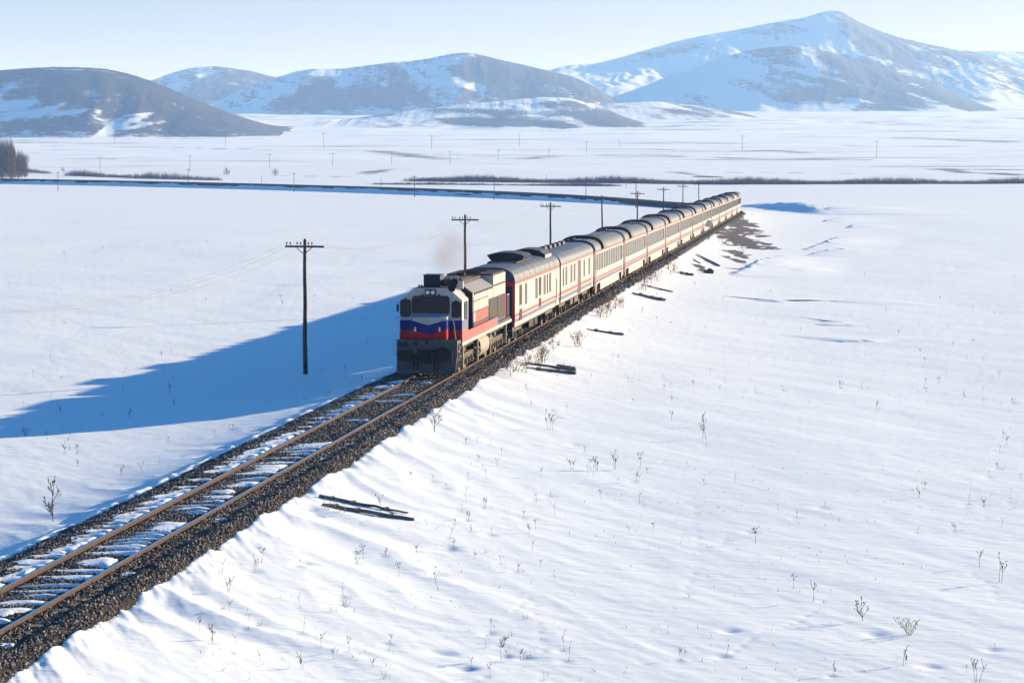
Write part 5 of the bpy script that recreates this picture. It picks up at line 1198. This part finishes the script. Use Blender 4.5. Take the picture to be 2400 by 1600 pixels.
# the brown weeds lining the ballast beside the train
LB = 'tall brown weed growing at the foot of the ballast beside the train'
for px, py, s_ in ((1190, 880, 1.0), (1205, 868, 0.9), (1222, 868, 0.9), (1253, 850, 1.0), (1262, 845, 1.1), (1270, 838, 0.9), (1290, 818, 1.1), (1347, 808, 1.0), (1345, 800, 1.0), (1400, 740, 1.2), (1412, 738, 1.3), (1425, 730, 1.2), (1436, 720, 1.1), (1448, 715, 1.1), (1500, 675, 1.4), (1510, 665, 1.3), (1520, 660, 1.2), (1532, 655, 1.2), (1565, 640, 1.3), (1575, 635, 1.2), (1395, 735, 1.0), (1418, 722, 1.0), (1233, 850, 0.8)):
    LB = 'tall brown weed at the foot of the ballast beside ' + ('the locomotive' if px < 1235 else 'the generator van' if px < 1330 else 'the baggage car' if px < 1380 else 'the first passenger coaches' if px < 1470 else 'the middle passenger coaches')
    weed('dock' if random.random() < 0.6 else 'thistle', px + 7, py + 4, s_ * 0.72, LB, 'brown weeds along the ballast', -0.8)
for px, py in ((1700, 575), (1715, 560), (1690, 565), (1740, 590), (1725, 548), (1770, 575), (1640, 636), (1765, 505), (1650, 560), (1682, 552), (1708, 556), (1720, 570)):
    weed('straw', px, py, random.uniform(1.3, 2.2), 'tuft of dry grass on the bare earth bank beside the far carriages', 'dry grass on the bank', -1.0)
# scattered small stalks, alike but for their place
rs = random.Random(22)
for px, py, x_, y_ in STALKS['right']:
    weed(rs.choice(('stalk', 'stalk', 'spike', 'umbel')), px, py, rs.uniform(0.2, 0.5) * (1.0 if py > 900 else 1.2), 'small dry stalk in open snow right of the track, ' + ('near the snow drifts' if py < 800 else 'in the middle distance' if py < 1150 else 'in the near foreground'), 'small stalks right of the track', at=(x_, y_))
for px, py, x_, y_ in STALKS['slope']:
    weed(rs.choice(('stalk', 'spike', 'umbel', 'straw')), px, py, rs.uniform(0.22, 0.5), 'small dry stalk on the drifted slope right of the ballast, ' + ('near the locomotive' if py < 1100 else 'around the two old poles' if py < 1330 else 'at the bottom'), 'small stalks beside the ballast', at=(x_, y_))
for px, py, x_, y_ in STALKS['left']:
    weed(rs.choice(('stalk', 'stalk', 'spike', 'straw')), px, py, rs.uniform(0.3, 0.6), 'small dry stalk left of the track, ' + ('beyond the train shadow' if py < 850 else 'between the train shadow and the ballast' if py > 1030 else 'around the train shadow'), 'small stalks left of the track', at=(x_, y_))

# ------------------------------------------------------------------ bare trees and thickets in the distance
def twigs(b_list, base, n, H, spread, rad, r, droop=0.0):
    """appends 3-sided twigs (arrays) fanning upward from a clump base"""
    for _ in range(n):
        a = r.uniform(0, 6.283); t0 = r.uniform(0.0, 0.7) ** 1.0; lean = r.uniform(0.05, 1.0)
        q0 = r.random() ** 0.6; lean = q0; x0 = base[0] + math.cos(a) * spread * q0 * 0.8; y0 = base[1] + math.sin(a) * spread * q0 * 0.8; z0 = base[2] + H * t0 * r.uniform(0.5, 1.0) * (1 - 0.3 * q0 * q0)
        L_ = H * (1 - t0) * r.uniform(0.25, 0.9); x1 = x0 + math.cos(a) * spread * 0.35 * r.uniform(-0.3, 1.0); y1 = y0 + math.sin(a) * spread * 0.35 * r.uniform(-0.3, 1.0)
        b_list.append((x0, y0, z0, x1, y1, z0 + L_ * (1 - 0.35 * lean), rad * r.uniform(0.6, 1.2)))

def twig_mesh(name, segs, mats, parent=None, loc=None, stuff=False):
    A = np.array(segs); p0 = A[:, :3]; p1 = A[:, 3:6]; rad = A[:, 6]; d = p1 - p0; d /= np.linalg.norm(d, axis=1)[:, None] + 1e-9
    ref = np.where(np.abs(d[:, 2:3]) > 0.9, np.array([[1.0, 0, 0]]), np.array([[0, 0, 1.0]])); u = np.cross(d, ref); u /= np.linalg.norm(u, axis=1)[:, None]; v = np.cross(d, u)
    V = []
    for k in range(3):
        t = 2 * math.pi * k / 3; V.append(p0 + (u * math.cos(t) + v * math.sin(t)) * rad[:, None])
    V.append(p1); V = np.stack(V, 1); n = len(A); T = np.array([(0, 1, 3), (1, 2, 3), (2, 0, 3)])[None] + (np.arange(n) * 4)[:, None, None]
    me = np_mesh(name, V.reshape(-1, 3), T.reshape(-1, 3), False, None, mats, tri=True)
    return link(name, me, parent, loc)

def bare_tree(px, py, H, spread, label, seed, mt, n=2400, columnar=False):
    x, y, z, Z = on_plain(px, py); r = random.Random(seed); T = empty('bare_tree', (x, y, z)); tag(T, label, 'tree', 'bare trees at the left edge')
    k_ = H / 19.0; tr = MB(); tr.tube((0, 0, -0.5), (0.1, 0, H * 0.30), 0.34 * k_, 8, 0, 0.24 * k_).tube((0.1, 0, H * 0.30), (0.0, 0.1, H * 0.75), 0.24 * k_, 8, 0, 0.08 * k_)
    segs = []
    for k in range(14):
        a = r.uniform(0, 6.28); h0 = r.uniform(0.08, 0.55) * H; lean = r.uniform(0.2, 0.9); q = (math.cos(a) * spread * lean * 0.75, math.sin(a) * spread * lean * 0.75, h0 + H * r.uniform(0.25, 0.42))
        tr.tube((0, 0, h0), q, 0.11 * k_, 5, 0, 0.04 * k_); 
    tr.build('trunk', M['twig'], T)
    twigs(segs, (0, 0, 0.2), n, H, spread, 0.05, r)
    for k in range(12):
        a = r.uniform(0, 6.28); l = r.uniform(0.2, 0.75) * spread; twigs(segs, (math.cos(a) * l, math.sin(a) * l, r.uniform(0, 0.45) * H), n // 14, H * r.uniform(0.35, 0.5), spread * 0.35, 0.045, r)
    twig_mesh('crown', segs, [M[mt]], T)
bare_tree(-22, 417, 22.5, 6.2, 'tall bare tree cut by the left edge of the picture', 1, 'twig')
bare_tree(8, 418, 23.5, 6.0, 'tallest bushy bare tree of the clump at the left edge', 2, 'twig')
bare_tree(31, 419, 22.0, 2.0, 'narrow yellowish tree in the clump at the left edge', 3, 'willow', 1100)
bare_tree(46, 418, 17.0, 5.2, 'lower bare tree on the right side of the clump at the left edge', 4, 'twig', 1300)
bare_tree(532, 412, 5.5, 1.8, 'small lone bare bush at the right end of the thicket', 6, 'twig', 60)
bare_tree(646, 414, 5.5, 2.2, 'lone bare bush farther right than the thicket, beyond the far track', 7, 'twig', 60)
bare_tree(150, 404, 3.6, 1.2, 'tiny bare sapling left of the thicket', 8, 'twig', 40)

def thicket(name, label, pts, hmin, hmax, n, seed, width):
    r = random.Random(seed); segs = []
    P = [on_plain(px, py) for px, py in pts]
    for _ in range(n):
        k = r.randrange(len(P) - 1); t = r.random(); x = P[k][0] + (P[k + 1][0] - P[k][0]) * t + r.gauss(0, width); y = P[k][1] + (P[k + 1][1] - P[k][1]) * t + r.gauss(0, width); z = P[k][2] + (P[k + 1][2] - P[k][2]) * t
        h = r.uniform(hmin, hmax) * (0.7 + 0.6 * (math.sin(x * 0.11 + seed) * 0.5 + 0.5))
        for q in range(11):
            a = r.uniform(0, 6.28); l = r.uniform(0.1, 1.7); segs.append((x + r.gauss(0, 0.8), y + r.gauss(0, 0.8), z - 0.3, x + math.cos(a) * l, y + math.sin(a) * l, z + h * r.uniform(0.5, 1.0), 0.055))
    o = twig_mesh(name, segs, [M['twig']]); return tag(o, label, None, None, 'stuff')
thicket('thicket', 'low bare thicket beyond the far track on the left', [(165, 412), (250, 415), (380, 418), (510, 423)], 1.6, 3.4, 520, 1, 1.6)
thicket('thicket', 'strip of bare brush beside the trees at the left', [(68, 402), (115, 406)], 1.2, 2.0, 90, 2, 1.0)
thicket('hedge', 'long belt of bare brush across the plain behind the train', [(975, 424), (1200, 427), (1450, 429), (1700, 432), (2000, 431), (2430, 430)], 1.5, 3.2, 3200, 3, 2.4)
thicket('hedge', 'second thin belt of brush below the long one', [(880, 432), (1250, 435), (1440, 436)], 0.8, 1.3, 700, 4, 1.4)

# stubble: stalk tips barely breaking the crust
def stubble(name, label, n, x0, x1, y0, y1, seed):
    r = np.random.default_rng(seed); x = r.uniform(x0, x1, n); y = y0 + (y1 - y0) * r.random(n) ** 1.7
    keep = fbm(x * 0.06, y * 0.05, 3, seed) > -0.05; x, y = x[keep], y[keep]; z = ground_z(x, y); n = len(x); h = r.uniform(0.02, 0.11, n); lx = r.normal(0, 0.05, n); ly = r.normal(0, 0.05, n)
    o = twig_mesh(name, np.stack([x, y, z - 0.02, x + lx, y + ly, z + h, r.uniform(0.005, 0.010, n)], -1), [M['dock']]); return tag(o, label, None, None, 'stuff')
stubble('stubble', 'stubble of stalk tips breaking the snow crust right of the track', 2600, 4.5, 45, -60, 150, 1)
stubble('stubble', 'stubble of stalk tips breaking the snow crust left of the track', 1200, -45, -4, -55, 120, 2)

# ------------------------------------------------------------------ exhaust smoke and haze
def volume_mat(name, density, color, aniso, noise=False, absorb=(0, 0, 0)):
    m = D.materials.new(name); m.use_nodes = True; t = m.node_tree; N = t.nodes; L = t.links; N.clear()
    o = N.new('ShaderNodeOutputMaterial'); v = N.new('ShaderNodeVolumePrincipled'); L.new(v.outputs[0], o.inputs['Volume'])
    v.inputs['Color'].default_value = (*color, 1); v.inputs['Absorption Color'].default_value = (*absorb, 1); v.inputs['Density'].default_value = density; v.inputs['Anisotropy'].default_value = aniso
    if noise:
        tc = N.new('ShaderNodeTexCoord'); n = N.new('ShaderNodeTexNoise'); n.inputs['Scale'].default_value = 1.3; n.inputs['Detail'].default_value = 3; L.new(tc.outputs['Object'], n.inputs['Vector'])
        ln = N.new('ShaderNodeVectorMath'); ln.operation = 'LENGTH'; L.new(tc.outputs['Object'], ln.inputs[0])
        f = N.new('ShaderNodeMapRange'); f.inputs[1].default_value = 0.15; f.inputs[2].default_value = 1.0; f.inputs[3].default_value = 1.0; f.inputs[4].default_value = 0.0; f.interpolation_type = 'SMOOTHSTEP'; L.new(ln.outputs['Value'], f.inputs[0])
        k = N.new('ShaderNodeMapRange'); k.inputs[1].default_value = 0.35; k.inputs[2].default_value = 0.65; L.new(n.outputs[0], k.inputs[0])
        a = N.new('ShaderNodeMath'); a.operation = 'MULTIPLY'; L.new(f.outputs[0], a.inputs[0]); L.new(k.outputs[0], a.inputs[1])
        b = N.new('ShaderNodeMath'); b.operation = 'MULTIPLY'; L.new(a.outputs[0], b.inputs[0]); b.inputs[1].default_value = density; L.new(b.outputs[0], v.inputs['Density'])
    return m
b = MB(); nlat, nlon = 10, 16; vs = []; fs = []
for i in range(nlat):
    t = math.pi * i / (nlat - 1)
    for j in range(nlon): p = 2 * math.pi * j / nlon; vs.append((math.sin(t) * math.cos(p), math.sin(t) * math.sin(p), math.cos(t)))
for i in range(nlat - 1):
    for j in range(nlon): fs.append((i * nlon + j, (i + 1) * nlon + j, (i + 1) * nlon + (j + 1) % nlon, i * nlon + (j + 1) % nlon))
b.add(vs, fs); sm = b.build('exhaust_smoke', volume_mat('smoke', 0.30, (0.30, 0.22, 0.17), 0.2, True), None, (-0.6, 8.6, 5.2)); sm.scale = (1.3, 2.2, 1.5); tag(sm, 'faint brown exhaust smoke above the locomotive', None, None, 'stuff')

HAZE = 1.55e-4
b = MB(); b.box(-15500, 15500, -15500, 15500, -4.0, 480.0)
hz = b.build('haze', volume_mat('haze_air', HAZE, (0.24, 0.41, 0.76), 0.15, absorb=(1, 1, 1)), None, (0, 0, 0), None); tag(hz, 'thin blue winter haze over the plain', None, None, 'stuff')
